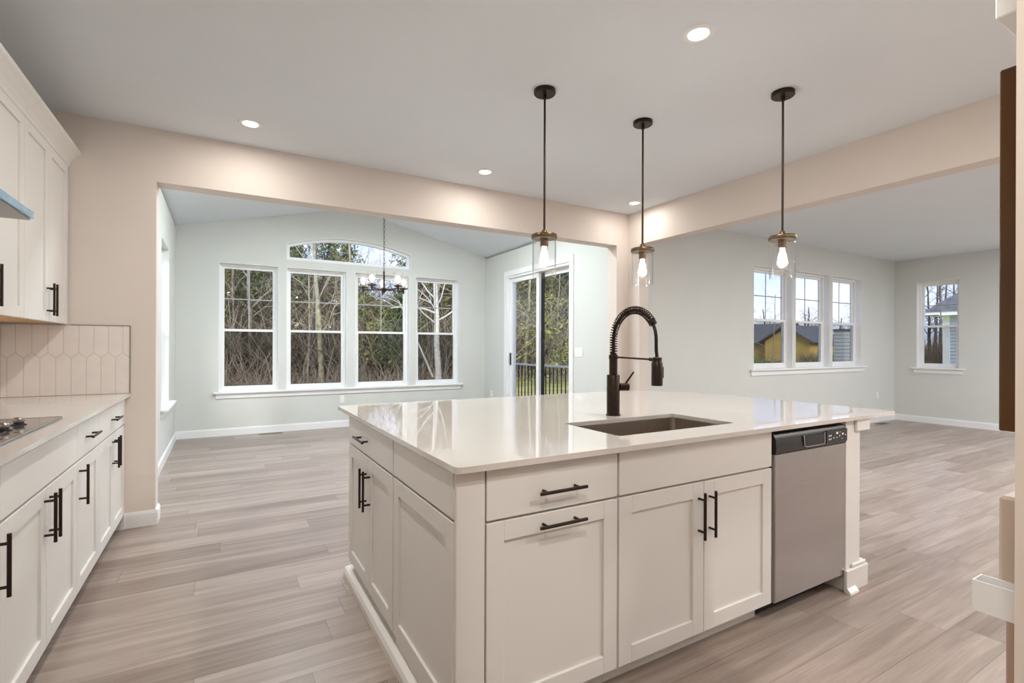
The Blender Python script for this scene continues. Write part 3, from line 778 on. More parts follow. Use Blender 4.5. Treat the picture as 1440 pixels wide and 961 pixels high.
tag(ic, 'large white quartz island countertop with one broad rounded back corner', 'countertop')
bv = ic.modifiers.new('edge', 'BEVEL'); bv.width = .003; bv.segments = 2; bv.limit_method = 'ANGLE'; bv.angle_limit = R(50)
# sink basin
def loop_r(x0, x1, y0, y1, r, n=6): return arcp(x0+r, y0+r, r, 180, 270, n) + arcp(x1-r, y0+r, r, 270, 360, n) + arcp(x1-r, y1-r, r, 0, 90, n) + arcp(x0+r, y1-r, r, 90, 180, n)
sk = tag(empty('sink', ((sx0+sx1)/2, (sy0+sy1)/2, .66)), 'rectangular undermount steel sink in the island countertop', 'sink')
q = MB(); rings = [(loop_r(sx0-.018, sx1+.018, sy0-.018, sy1+.018, .03), .878), (loop_r(sx0-.004, sx1+.004, sy0-.004, sy1+.004, .028), .878), (loop_r(sx0-.004, sx1+.004, sy0-.004, sy1+.004, .028), .68), (loop_r(sx0+.012, sx1-.012, sy0+.012, sy1-.012, .028), .664)]
n2 = len(rings[0][0]); vs = []; fs = []
for lp_, z in rings: vs += [(a, b2, z) for a, b2 in lp_]
for i in range(len(rings)-1):
    for j in range(n2): a = i*n2+j; b2 = i*n2+(j+1) % n2; fs.append((a, b2, b2+n2, a+n2))
fs.append(tuple(range((len(rings)-1)*n2, len(rings)*n2)))
bo = q.add(vs, fs).build('basin', m_steelh, sk, smooth=True)
so = bo.modifiers.new('wall', 'SOLIDIFY'); so.thickness = .0015; so.offset = 1
MB().lathe(((sx0+sx1)/2, (sy0+sy1)/2+.05, .6645), [(0, .001), (.035, .001), (.045, .003), (.047, 0), (0, 0)], 28).build('drain', m_steel, sk, smooth=True)

# faucet, dark bronze spring type, spout towards the camera side
fx, fy, fz = 1.738, 1.955, .9005
fa = tag(empty('kitchen_faucet', (fx, fy, fz)), 'dark bronze spring-neck pull-down faucet standing behind the sink', 'faucet')
MB().lathe((fx, fy, fz), [(0, 0), (.037, 0), (.037, .005), (.033, .007), (.033, .205), (.031, .208), (0, .208)], 36).build('body', m_bronze, fa, smooth=True)
MB().lathe((fx, fy, fz+.2085), [(0, 0), (.021, 0), (.021, .078), (.0235, .080), (.0235, .100), (.017, .104), (.017, .110), (0, .110)], 28).build('riser', m_bronze, fa, smooth=True)
path = [(fx, fy, fz+.3185)]
zc = fz+.385; ra = .146
for i in range(25):
    a = R(180*i/24); path.append((fx, fy-ra+ra*math.cos(a), zc+ra*math.sin(a)))
path.append((fx, fy-2*ra-.001, fz+.335)); path.append((fx, fy-2*ra-.006, fz+.300))
MB().tube(path, .0080, 14).build('hose', m_bronze, fa, smooth=True)
# coil
def resample(pts, step):
    out = [Vector(pts[0])]; acc = 0
    for a, b2 in zip(pts, pts[1:]):
        a, b2 = Vector(a), Vector(b2); L = (b2-a).length; d = step-acc
        while d <= L: out.append(a+(b2-a)*(d/L)); d += step
        acc = L-(d-step)
    return out
cpth = resample(path[:21], .0011)
coil = []; upx = Vector((1, 0, 0)); pitch = .0125
for i, p in enumerate(cpth):
    tt = (cpth[min(i+1, len(cpth)-1)]-cpth[max(i-1, 0)]).normalized(); w = tt.cross(upx).normalized(); a = 2*math.pi*i*.0011/pitch
    coil.append(p + (upx*math.cos(a)+w*math.sin(a))*.0180)
MB().tube(coil, .0030, 5).build('spring', m_bronze, fa, smooth=True)
e0 = path[20]
MB().tube([Vector(path[20]), Vector(path[21])], .019, 18).build('spring_collar', m_bronze, fa, smooth=True)
hx, hy = fx, fy-2*ra-.006
hd_ = MB().lathe((hx, hy, fz+.172), [(0, 0), (.024, 0), (.0255, .003), (.0255, .105), (.022, .110), (.022, .128), (.017, .132), (0, .132)], 28).build('spray_head', m_bronze, fa, smooth=True)
MB().box(hx+.018, hx+.036, hy-.012, hy+.012, fz+.205, fz+.262, .005).build('spray_button', m_black, hd_)
MB().tube([(fx, fy-.0225, fz+.298), (fx, hy+.045, fz+.293)], .0048, 10).tube([(fx, hy+.046, fz+.293), (fx, hy+.0215, fz+.292)], .0085, 14).build('support_arm', m_bronze, fa, smooth=True)
lv = MB(); lv.tube([(fx+.030, fy-.012, fz+.145), (fx+.075, fy-.030, fz+.145)], .0205, 22); lv.tube([(fx+.060, fy-.024, fz+.160), (fx+.098, fy-.045, fz+.222)], [.0055, .0045], 10)
lv.build('lever', m_bronze, fa, smooth=True)

# ------------------------------------------------------------------ pendants
def make_pendant(x, y, label):
    t = tag(empty('pendant_light', (x, y, 1.66)), label, 'pendant light', 'clear glass pendants over the island')
    MB().lathe((x, y, H-.026), [(0, 0), (.060, 0), (.064, .004), (.064, .0255), (0, .0255)], 36).build('canopy', m_bronze, t, smooth=True)
    MB().tube([(x, y, 1.945), (x, y, H-.026)], .0065, 12).tube([(x, y, H-.052), (x, y, H-.026)], .011, 12).build('rod', m_bronze, t, smooth=True)
    MB().lathe((x, y, 1.890), [(0, 0), (.075, 0), (.0765, .003), (.0765, .020), (.074, .024), (.018, .026), (.016, .045), (.009, .055), (0, .055)], 40).build('cap', m_brass, t, smooth=True)
    MB().lathe((x, y, 1.664), [(.0705, .226), (.0705, .002), (.0690, 0), (.0670, .002), (.0670, .226), (.0705, .226)], 48).build('glass_shade', m_shade, t, smooth=True)
    s = MB().lathe((x, y, 1.842), [(0, 0), (.021, 0), (.024, .004), (.024, .0475), (0, .0475)], 24).build('socket', m_brass, t, smooth=True)
    MB().lathe((x, y, 1.742), [(0, 0), (.010, .003), (.021, .020), (.024, .038), (.021, .058), (.013, .082), (.012, .0995), (0, .0995)], 20).build('bulb', m_bulb, t, smooth=True)
    point('bulb_light', t, (0, 0, 1.775-1.66), .03, 7.0, LAMP_COL)
    return t
make_pendant(1.643, 2.454, 'left pendant light with bare bulb, hanging in front of the sliding door')
make_pendant(2.439, 2.459, 'middle and farthest pendant light, hanging above the faucet')
make_pendant(2.875, 1.756, 'right pendant light, hanging in front of the three living room windows')

# ------------------------------------------------------------------ chandelier
cx_, cy_ = 1.767, 6.28
ch = tag(empty('chandelier', (cx_, cy_, 1.93)), 'dark five-arm chandelier with glass cylinder shades on a chain in the dining room', 'chandelier')
MB().lathe((cx_, cy_, RZ-.05), [(0, 0), (.055, 0), (.062, .01), (.062, .06), (0, .06)], 28).build('canopy', m_bronze, ch, smooth=True)
lk = MB(); z = 2.20; i = 0
while z < RZ-.05:
    pts = []
    for j in range(9):
        a = 2*math.pi*j/8; dx = .011*math.cos(a); dz = .021*math.sin(a)
        pts.append((cx_+(dx if i % 2 else 0), cy_+(0 if i % 2 else dx), z+dz+.02))
    lk.tube(pts, .0028, 5, cap=False); z += .034; i += 1
lk.build('chain', m_bronze, ch, smooth=True)
MB().lathe((cx_, cy_, 1.93), [(0, 0), (.012, .002), (.02, .018), (.045, .026), (.05, .04), (.03, .055), (.014, .065), (.011, .25), (.014, .262), (.006, .275), (0, .275)], 24).build('stem', m_bronze, ch, smooth=True)
for k in range(5):
    a = R(150 + 72*k); ux, uy = math.cos(a), math.sin(a); ar = .265; px, py = cx_+ux*ar, cy_+uy*ar
    arm = MB().tube([(cx_+ux*.03, cy_+uy*.03, 1.965), (px, py, 1.965)], .0075, 10).tube([(px, py, 1.935), (px, py, 1.985)], .010, 12).build('arm', m_bronze, ch, smooth=True)
    MB().lathe((px, py, 1.985), [(0, 0), (.03, 0), (.055, .010), (.058, .016), (.02, .018), (.018, .035), (0, .035)], 24).build('shade_cup', m_brass, arm, smooth=True)
    MB().lathe((px, py, 2.0), [(.056, .002), (.056, .165), (.0535, .165), (.0535, .002), (.056, .002)], 32).build('glass_shade', m_frost, arm, smooth=True)
    MB().lathe((px, py, 2.036), [(0, 0), (.014, .004), (.026, .03), (.029, .05), (.022, .078), (0, .092)], 16).build('bulb', m_bulbc, arm, smooth=True)
    point('bulb_light', ch, (px-cx_, py-cy_, .155), .03, 24.0, (1.0, .98, .95))

# ------------------------------------------------------------------ recessed lights, plus added fill lamps out of view
def can(x, y, z, label, w=CAN_W, col=LAMP_COL):
    t = tag(empty('recessed_light', (x, y, z-.012)), label, 'ceiling light', 'round recessed ceiling lights')
    MB().lathe((x, y, z), [(.046, -.003), (.050, -.009), (.070, -.007), (.076, -.001), (.046, -.0008), (.046, -.003)], 40).build('trim_ring', m_white, t, smooth=True)
    MB().lathe((x, y, z), [(0, -.0055), (.0455, -.0055), (.0455, -.001), (0, -.001)], 32).build('lens', m_led, t)
    area('lamp_light', t, (0, 0, -.004), .09, w, col)
    return t
can(.16, 3.83, H, 'recessed ceiling light above the far wall corner, leftmost in the photo')
can(1.96, 3.85, H, 'recessed ceiling light centred above the dining opening')
can(3.73, 3.88, H, 'recessed ceiling light in the corner by the beam, behind the middle pendant', w=3.2)
can(1.98, 1.63, H, 'large near recessed ceiling light at the top, between left and right pendants', w=12)
can(.18, 2.33, H, 'recessed ceiling light just above the top edge of the photo', w=14)
can(3.4, -.4, H, 'added fill lamp behind the camera near the beam', w=19.5)  # lamps behind the camera are added to brighten the kitchen
can(.16, 0.0, H, 'added fill lamp behind the camera, left', w=21)
can(1.98, -.4, H, 'added fill lamp behind the camera, right', w=19.5)
for x in (.75, 1.45, 2.10, 2.75):  # vault lamps added to brighten the dining room, out of sight
    for y in (5.3, 6.2):
        if y > 5.5 and 1 < x < 2.5: continue
        can(x, y, (EZ+(RZ-EZ)*(1-abs(x-RX)/2.31))-.02, 'added fill lamp in the dining vault, hidden by the header', w=17, col=(.90, .97, 1.0))
for i, (x, y) in enumerate(((5.6, 1.2), (7.6, 1.2), (9.4, .6), (5.6, -1.2), (7.6, -1.2))):  # unseen lamps added to brighten the living room
    can(x, y, H, 'added living room fill lamp outside the view', w=38, col=(.97, .98, 1.0))

# ------------------------------------------------------------------ outlets, switch, floor registers
def plate(name, F, u, z, w, h, label, cat, kind):
    t = tag(empty(name, F.pt(u, 0, z-h/2)), label, cat)
    mb = MB(); F(mb, u-w/2, u+w/2, .0002, .006, z-h/2, z+h/2, .002); mb.build('cover_plate', m_white, t)
    if kind == 'outlet':
        for s in (-.02, .02):
            mb = MB(); F(mb, u-.017, u+.017, .0062, .0085, z+s-.014, z+s+.014, .003); mb.build('receptacle', m_white, t)
    else:
        n = int(round(w/.046))
        for i in range(n):
            uu = u-w/2+(i+.5)*w/n
            mb = MB(); F(mb, uu-.016, uu+.016, .0062, .0095, z-.033, z+.033, .002); mb.build('rocker', m_white, t)
    return t
plate('wall_outlet', FY(YD), 1.60, .43, .072, .116, 'white outlet low on the dining far wall under the windows', 'outlet', 'outlet')
plate('wall_outlet', FXm(XDR), 7.72, .43, .072, .116, 'white outlet low on the wall left of the sliding door', 'outlet', 'outlet')
plate('light_switch', FXm(XDR), 5.25, 1.18, .165, .118, 'white triple light switch right of the sliding door', 'light switch', 'switch')
plate('wall_outlet', FY(YL), 9.60, .45, .072, .116, 'white outlet on the living room wall near the far corner', 'outlet', 'outlet')
def register(x, y, label):
    t = tag(empty('floor_register', (x, y, 0)), label, 'floor vent')
    MB().box(x-.15, x+.15, y-.055, y+.055, .0003, .005, .002).build('frame', m_edge, t)
    s = MB()
    for i in range(13): s.box(x-.132+i*.021, x-.120+i*.021, y-.04, y+.04, .0048, .0056)
    s.build('slots', m_vent, t)
register(.60, 7.87, 'brown floor register by the dining far baseboard')
register(9.45, 4.06, 'brown floor register by the living room baseboard, right of the island post')

# ------------------------------------------------------------------ right edge objects
X0 = 1.75
struct(MB().box(1.237, 1.42, NEAR, .322, 0, H).build('wall_stub_right', m_cream))
bp = tag(empty('brown_panel', (1.82, .44, 1.03)), 'tall dark brown glossy panel beside the cream wall end at the right edge', 'panel')
MB().box(X0, X0+.10, .10, .487, 1.036, 1.975, .003).build('panel', m_brown, bp)
MB().box(X0-.004, X0+.1, .10, .452, 1.030, 1.80, .002).build('black_edge', m_black, bp)
tag(MB().box(X0-.012, X0+.30, .10, .493, 2.108, 2.33, .003).build('white_wall_box', m_trim), 'white box high on the right, at the top right corner of the photo', 'box')
bb = tag(empty('steel_cabinet', (X0+.15, .3, 0)), 'beige and steel cabinet column low at the right edge', 'cabinet')
MB().box(X0, X0+.25, .10, .487, .614, .868, .008).build('upper_box', m_beige, bb, label='beige enamel upper box')
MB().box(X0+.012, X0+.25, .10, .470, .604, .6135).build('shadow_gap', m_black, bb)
q = MB(); q.tube([(X0+.025, .455, 0.0), (X0+.025, .455, .603)], .022, 18); q.box(X0+.012, X0+.25, .10, .455, 0.0, .603, .01); q.build('steel_front', m_warmsteel, bb, smooth=True, label='pinkish steel lower front')
tray = tag(empty('white_tray', (X0-.04, .47, .555)), 'open white tray jutting out left of the beige box', 'tray')
q = MB(); tx0, tx1, ty0, ty1, tz0, tz1, w_ = X0-.062, X0-.002, .20, .520, .572, .650, .004
q.box(tx0, tx1, ty0, ty1, tz0, tz0+w_); q.box(tx0, tx0+w_, ty0, ty1, tz0+w_, tz1); q.box(tx1-w_, tx1, ty0, ty1, tz0+w_, tz1); q.box(tx0+w_, tx1-w_, ty1-w_, ty1, tz0+w_, tz1); q.box(tx0+w_, tx1-w_, ty0, ty0+w_, tz0+w_, tz1)
q.build('tray_shell', m_white, tray)

# ------------------------------------------------------------------ outdoors: ground, deck
GZ = -.65
rnd = random.Random(7)
def hgt(x, y):
    r = max(0.0, y-30 + .12*x)
    return GZ + min(5.0, r*.16) * (1 if x < 24 else max(0, 1-(x-24)/12)) + .06*math.sin(x*.9)*math.cos(y*.7)
gm = MB(); NX, NY = 70, 50
xs = [-30+ i*2.0 for i in range(NX)]; ys = [-12 + j*2.0 for j in range(NY)]
gm.add([(x, y, hgt(x, y)) for y in ys for x in xs], [(j*NX+i, j*NX+i+1, (j+1)*NX+i+1, (j+1)*NX+i) for j in range(NY-1) for i in range(NX-1)])
def ground_mat():
    M = bpy.data.materials.new('yard_ground'); M.use_nodes = True
    t = M.node_tree; b = t.nodes['Principled BSDF']; b.inputs['Roughness'].default_value = .95; L = t.links.new
    tcn = t.nodes.new('ShaderNodeTexCoord'); sp = t.nodes.new('ShaderNodeSeparateXYZ'); L(tcn.outputs['Object'], sp.inputs[0])
    n = t.nodes.new('ShaderNodeTexNoise'); n.inputs['Scale'].default_value = .9; n.inputs['Detail'].default_value = 8; L(tcn.outputs['Object'], n.inputs['Vector'])
    g = t.nodes.new('ShaderNodeValToRGB'); g.color_ramp.elements[0].position = .35; g.color_ramp.elements[0].color = (.20, .22, .05, 1); g.color_ramp.elements[1].position = .65; g.color_ramp.elements[1].color = (.46, .38, .13, 1); L(n.outputs['Fac'], g.inputs[0])
    l = t.nodes.new('ShaderNodeValToRGB'); l.color_ramp.elements[0].position = .35; l.color_ramp.elements[0].color = (.06, .042, .028, 1); l.color_ramp.elements[1].position = .65; l.color_ramp.elements[1].color = (.17, .115, .07, 1); L(n.outputs['Fac'], l.inputs[0])
    a = t.nodes.new('ShaderNodeMath'); a.operation = 'MULTIPLY_ADD'; L(n.outputs['Fac'], a.inputs[0]); a.inputs[1].default_value = 3.0; L(sp.outputs[1], a.inputs[2])
    mr = t.nodes.new('ShaderNodeMapRange'); mr.inputs['From Min'].default_value = -10.5; mr.inputs['From Max'].default_value = -8.0; L(a.outputs[0], mr.inputs['Value'])
    m2 = t.nodes.new('ShaderNodeMixRGB'); L(mr.outputs[0], m2.inputs[0]); L(g.outputs[0], m2.inputs[1]); L(l.outputs[0], m2.inputs[2]); L(m2.outputs[0], b.inputs['Base Color'])
    return M
go = gm.build('ground', ground_mat()); struct(go)

dx0, dx1, dy0, dy1 = XDR+.17, 5.75, YL+.4, 11.2
dk = tag(empty('deck', (5.0, 7.6, GZ)), 'wooden deck outside the sliding door', 'deck')
bmb = MB(); yy = dy0
while yy < dy1-.1: bmb.box(dx0, dx1, yy, yy+.135, -.13, -.10); yy += .142
bmb.build('boards', m_deck, dk)
q = MB()
for py in (4.7, 7.6, 10.9): q.box(dx1-.2, dx1-.06, py, py+.14, GZ-.05, -.13)
q.box(dx0, dx1, dy0, dy1-.1, -.30, -.131); q.build('framing', m_deck, dk)
rl = tag(empty('deck_railing', (dx1-.05, 7.6, -.1)), 'black metal deck railing with thin balusters outside the sliding door', 'railing')
rx = dx1-.05
MB().box(rx-.03, rx+.03, dy0, dy1-.12, .845, .885, .004).build('top_rail', m_railtop, rl)
MB().box(rx-.018, rx+.018, dy0, dy1-.12, -.02, .02).build('bottom_rail', m_rail, rl)
yb = dy0+.05
while yb < dy1-.2:
    MB().box(rx-.009, rx+.009, yb, yb+.018, .02, .845).build('baluster', m_rail, rl); yb += .135
for py in (dy0, 6.85, dy1-.2): MB().box(rx-.035, rx+.035, py, py+.07, -.1, .92).build('post', m_rail, rl)

# ------------------------------------------------------------------ trees
def branchy(mb, p, d, L, r, depth, rg, n=5, droop=0.0, spread=.75, kids=3, wob=.22):
    segs = 4 if depth > 0 else 3
    pts = [Vector(p)]; rs = [r]; dd = Vector(d).normalized()
    for i in range(segs):
        dd = (dd + Vector((rg.uniform(-wob, wob), rg.uniform(-wob, wob), rg.uniform(-wob, wob)*.6 - droop))).normalized()
        pts.append(pts[-1]+dd*L/segs); rs.append(r*(1-.62*(i+1)/segs))
    mb.tube(pts, rs, n if r > .02 else 3, cap=False)
    if depth <= 0: return
    for k in range(kids):
        t = rg.uniform(.3, 1.0); i = min(segs-1, int(t*segs)); b = pts[i]+(pts[i+1]-pts[i])*(t*segs-i)
        a = rg.uniform(0, 2*math.pi); o = dd.orthogonal().normalized(); o2 = dd.cross(o)
        nd = (dd*(1-spread*.55) + (o*math.cos(a)+o2*math.sin(a))*spread + Vector((0, 0, .18))).normalized()
        branchy(mb, b, nd, L*rg.uniform(.5, .72), r*(1-.62*t)*.6, depth-1, rg, max(3, n-1), droop, spread, kids, wob)
def leaves(mb, c, rx_, ry_, rz_, n, sz, rg):
    vs = []; fs = []
    for i in range(n):
        while True:
            q = Vector((rg.uniform(-1, 1), rg.uniform(-1, 1), rg.uniform(-1, 1)))
            if q.length < 1: break
        p = Vector((c[0]+q.x*rx_, c[1]+q.y*ry_, c[2]+q.z*rz_)); s = sz*rg.uniform(.5, 1.4)
        u_ = Vector((rg.gauss(0, 1), rg.gauss(0, 1), rg.gauss(0, 1))).normalized()*s; w_ = u_.orthogonal().normalized()*s*rg.uniform(.35, .8)
        k = len(vs); vs += [p-u_-w_*.3, p+w_, p+u_, p-w_]; fs.append((k, k+1, k+2, k+3))
    mb.add(vs, fs)
def bare_tree(x, y, h, label, group, bark, twig, seed, r=.12, lean=(0, 0), depth=3, kids=4, first=.35, cat='tree', nb=9):
    rg = random.Random(seed); z = hgt(x, y)-.1
    t = tag(empty('bare_tree', (x, y, z)), label, cat, group)
    pts = []; rs = []; n = 8; wx = wy = 0
    for i in range(n+1):
        f = i/n; wx += rg.uniform(-1.3, 1.3)*r+rg.uniform(-.08, .08); wy += rg.uniform(-.06, .06)
        pts.append((x+lean[0]*f*h+wx*f, y+lean[1]*f*h+wy*f, z+f*h)); rs.append(r*(1.25 if i == 0 else 1)*(1-.75*f))
    MB().tube(pts, rs, 9).build('trunk', bark, t, smooth=True)
    br = MB()
    for k in range(nb):
        f = rg.uniform(first, 1.0); i = min(n-1, int(f*n)); a = Vector(pts[i]); b = Vector(pts[i+1]); p = a+(b-a)*(f*n-i)
        an = rg.uniform(0, 2*math.pi)
        branchy(br, p, (math.cos(an), math.sin(an)*.7, rg.uniform(.3, 1.0)), h*rg.uniform(.22, .38)*(1.2-f*.5), r*(1-.75*f)*.30+.004, depth-1, rg, 4, 0, .8, kids, .3)
    br.build('branches', twig, t)
    return t
def leafy_tree(x, y, h, label, group, leaf, seed, r=.12, low=.15, w=1.6, n=1500, sz=.16, name='evergreen_tree'):
    rg = random.Random(seed); z = hgt(x, y)-.1
    t = tag(empty(name, (x, y, z)), label, 'tree', group)
    MB().tube([(x, y, z), (x+.1, y, z+h*.5), (x, y, z+h*.95)], [r, r*.7, .02], 8).build('trunk', m_barkd, t, smooth=True)
    br = MB(); fo = MB(); cl = 11
    for i in range(cl):
        f = low+(1-low)*(i+.5)/cl; ww = w*(1.15-f)*rg.uniform(.7, 1.2); an = rg.uniform(0, 6.28)
        c = (x+math.cos(an)*ww*.6, y+math.sin(an)*ww*.6, z+f*h)
        branchy(br, (x, y, z+f*h-.3), (math.cos(an), math.sin(an), .3), ww*1.2, .03, 1, rg, 4)
        leaves(fo, c, ww*.75+.3, ww*.75+.3, h*.10+.2, n//cl, sz, rg)
    br.build('branches', m_barkd, t); fo.build('foliage', leaf, t)
    return t

# named trunks seen through the dining windows
def polar(px, dist):
    a = YAW + math.atan((px-CX)/F_PX); dd = dist/math.cos(a-YAW); return dd*math.sin(a), dd*math.cos(a)
x, y = polar(617, 20.5)
bt_ = bare_tree(x, y, 8.5, 'pale birch-like tree with forked white branches in the fourth dining window', None, m_birch, m_birch, 5, r=.14, lean=(-.05, 0), depth=3, kids=3, first=.3, nb=10)
rg = random.Random(3); q = MB()
branchy(q, (x-.1, y, 2.6), (-1, 0, .55), 1.9, .045, 2, rg, 6, .10, .6, 3, .2); branchy(q, (x-.1, y, 2.3), (1, -.2, .35), 1.8, .04, 2, rg, 6, -.02, .6, 3, .2); branchy(q, (x-.25, y, .0), (-.35, .1, 1), 3.4, .045, 2, rg, 6, .0, .5, 3, .15)
q.build('forked_limbs', m_birch, bt_)
x, y = polar(453, 22.5); bare_tree(x, y, 9, 'thick mossy trunk standing in the second dining window', None, m_moss, m_twigp, 11, r=.13, lean=(-.03, 0), nb=9, first=.25)
x, y = polar(354, 24); bare_tree(x, y, 9, 'grey trunk in the middle of the leftmost dining window', None, m_bark, m_twigp, 12, r=.13, nb=8, first=.3)
x, y = polar(330, 25); bare_tree(x, y, 8, 'thin curving tree at the left of the leftmost dining window', None, m_bark, m_twigp, 13, r=.10, lean=(.03, 0), nb=8)
x, y = polar(432, 23); bare_tree(x, y, 7, 'thin pale vine-wrapped tree left of the mossy trunk', None, m_twigp, m_twigp, 14, r=.05, lean=(.03, 0), nb=7)
x, y = polar(738, 30); bare_tree(x, y, 8.5, 'tangled pale tree behind the left pane of the sliding door', None, m_moss, m_twigp, 15, r=.13, nb=12, first=.15, lean=(.02, 0))
x, y = polar(785, 31); bare_tree(x, y, 7.5, 'spreading pale tree behind the right pane of the sliding door', None, m_bark, m_twigp, 16, r=.11, nb=13, first=.12)

# wood edge, many look-alikes
G1 = 'bare trees at the edge of the wood'
rg = random.Random(21)
for i in range(26):
    px = 300 + i*21 + rg.uniform(-8, 8); d = rg.uniform(23, 30) + (8 if px > 690 else 0)
    x, y = polar(px, d)
    tall = not (505 < px < 590)
    bare_tree(x, y, rg.uniform(8, 11) if tall else rg.uniform(3.2, 4.2), 'slender leafless tree standing in the wood edge behind the dining windows', G1, rg.choice([m_bark, m_twigp, m_bark, m_moss]), rg.choice([m_twig, m_twigp, m_twig]), 100+i, r=rg.uniform(.05, .13), lean=(rg.uniform(-.06, .06), 0), nb=9, first=.12)
G2 = 'evergreens at the edge of the wood'
ev = [(318, 26, 9, m_leaf_o), (352, 28, 9.5, m_leaf_o), (378, 26, 8.5, m_leaf_d), (398, 29, 8, m_leaf_o), (418, 27, 7.6, m_leaf_d), (462, 30, 8.4, m_leaf_d), (486, 28, 7.9, m_leaf_o), (508, 25, 4.4, m_leaf_o), (522, 27, 4.0, m_leaf_y), (540, 24, 3.6, m_leaf_o), (552, 27, 4.0, m_leaf_y), (568, 24, 4.6, m_leaf_d), (585, 27, 8.2, m_leaf_d), (600, 27, 8.6, m_leaf_y), (632, 26, 8.0, m_leaf_y), (655, 27, 9, m_leaf_o), (700, 27, 9, m_leaf_y), (730, 25, 8.5, m_leaf_y), (752, 24, 9, m_leaf_y), (770, 26, 9.5, m_leaf_d), (790, 25, 9, m_leaf_d), (812, 27, 9, m_leaf_d), (840, 27, 9, m_leaf_o)]
for i, (px, d, h, lf) in enumerate(ev):
    if px > 690: d += 8; h += 1.5
    x, y = polar(px, d)
    nm = {'olive_leaves': 'olive green evergreen standing in the wood edge', 'dark_evergreen_leaves': 'dark evergreen tree standing in the wood edge', 'yellow_green_leaves': 'yellow-green leafy tree standing in the wood edge'}[lf.name]
    leafy_tree(x, y, h, nm, nm+'s', lf, 300+i, low=.36 if h > 5 else .25, w=2.1 if h > 5 else 1.5, n=2800, sz=.10)

# brush: uncountable tangle of twigs
def thicket(name, rows, label, material, seed, twn, hmin, hmax, thick, px0=285, px1=860):
    twn = int(twn*1.5)
    rg = random.Random(seed); mb = MB()
    for i in range(twn):
        d = rg.uniform(*rows); x, y = polar(rg.uniform(px0, px1), d); z = hgt(x, y)-.05
        hh = rg.uniform(hmin, hmax)*rg.uniform(.5, 1); p = Vector((x, y, z)); pts = [p]; dd = Vector((rg.uniform(-.5, .5), rg.uniform(-.3, .3), 1))
        for s in range(4):
            dd = dd + Vector((rg.uniform(-.5, .5), rg.uniform(-.4, .4), rg.uniform(-.25, .1))); pts.append(pts[-1]+dd.normalized()*hh/4)
        r = thick*rg.uniform(.5, 1.5); mb.tube(pts, [r, r*.8, r*.6, r*.4, r*.2], 3, cap=False)
    o = mb.build(name, material); tag(o, label, 'brush', kind='stuff'); return o
thicket('twig_thicket', (23.5, 31), 'dense brown tangle of bare twigs filling the wood', m_twig, 41, 5200, 2.5, 6.5, .018, 285, 690)
thicket('twig_thicket', (31, 38), 'brown tangle of bare twigs behind the lawn, seen through the sliding door', m_twig, 48, 2200, 2.5, 7.0, .022, 690, 860)
thicket('sapling_thicket', (30, 33), 'light saplings and vines behind the lawn, seen through the sliding door', m_twigp, 46, 420, 4.0, 10.0, .016, 700, 850)
thicket('sapling_thicket', (22.5, 27), 'light grey saplings and vines in front of the dark wood', m_twigp, 49, 900, 3.0, 7.5, .014, 285, 690)
thicket('twig_thicket', (26, 33), 'taller grey-brown tangle of saplings deep in the wood', m_barkd, 42, 3800, 5, 9.5, .028, 285, 500)
thicket('twig_thicket', (33, 40), 'taller tangle of saplings behind the sliding door', m_barkd, 47, 3000, 5, 9.5, .028, 585, 860)
thicket('pale_brush', (21.5, 26), 'pale straw-coloured low brush at the foot of the trees', m_twigp, 43, 2200, .4, 1.6, .010, 285, 690)
def leafbrush(name, label, material, seed, cnt, rows, z1, sz, px0, px1):
    rg = random.Random(seed); mb = MB()
    for i in range(cnt):
        d = rg.uniform(*rows); x, y = polar(rg.uniform(px0, px1), d); z = hgt(x, y)
        leaves(mb, (x, y, z+rg.uniform(0, z1)), .5, .5, .35, 14, sz, rg)
    o = mb.build(name, material); tag(o, label, 'brush', kind='stuff')
leafbrush('rusty_brush', 'rust-red dry undergrowth at the foot of the wood', m_leaf_r, 51, 900, (22.5, 26), .8, .06, 285, 690)
leafbrush('dark_brush', 'dark brown leafy undergrowth deep in the wood', m_litter, 52, 2600, (27, 33), 6.0, .16, 285, 500)
leafbrush('dark_brush', 'dark leafy undergrowth in the middle of the wood', m_litter, 54, 1300, (28, 33), 3.2, .16, 490, 690)
leafbrush('dark_brush', 'dark leafy undergrowth behind the sliding door', m_litter, 55, 2200, (34, 40), 7.5, .18, 590, 860)
leafbrush('green_vines', 'scattered olive green vine leaves over the brush', m_leaf_o, 53, 700, (24, 30), 4.5, .09, 285, 860)

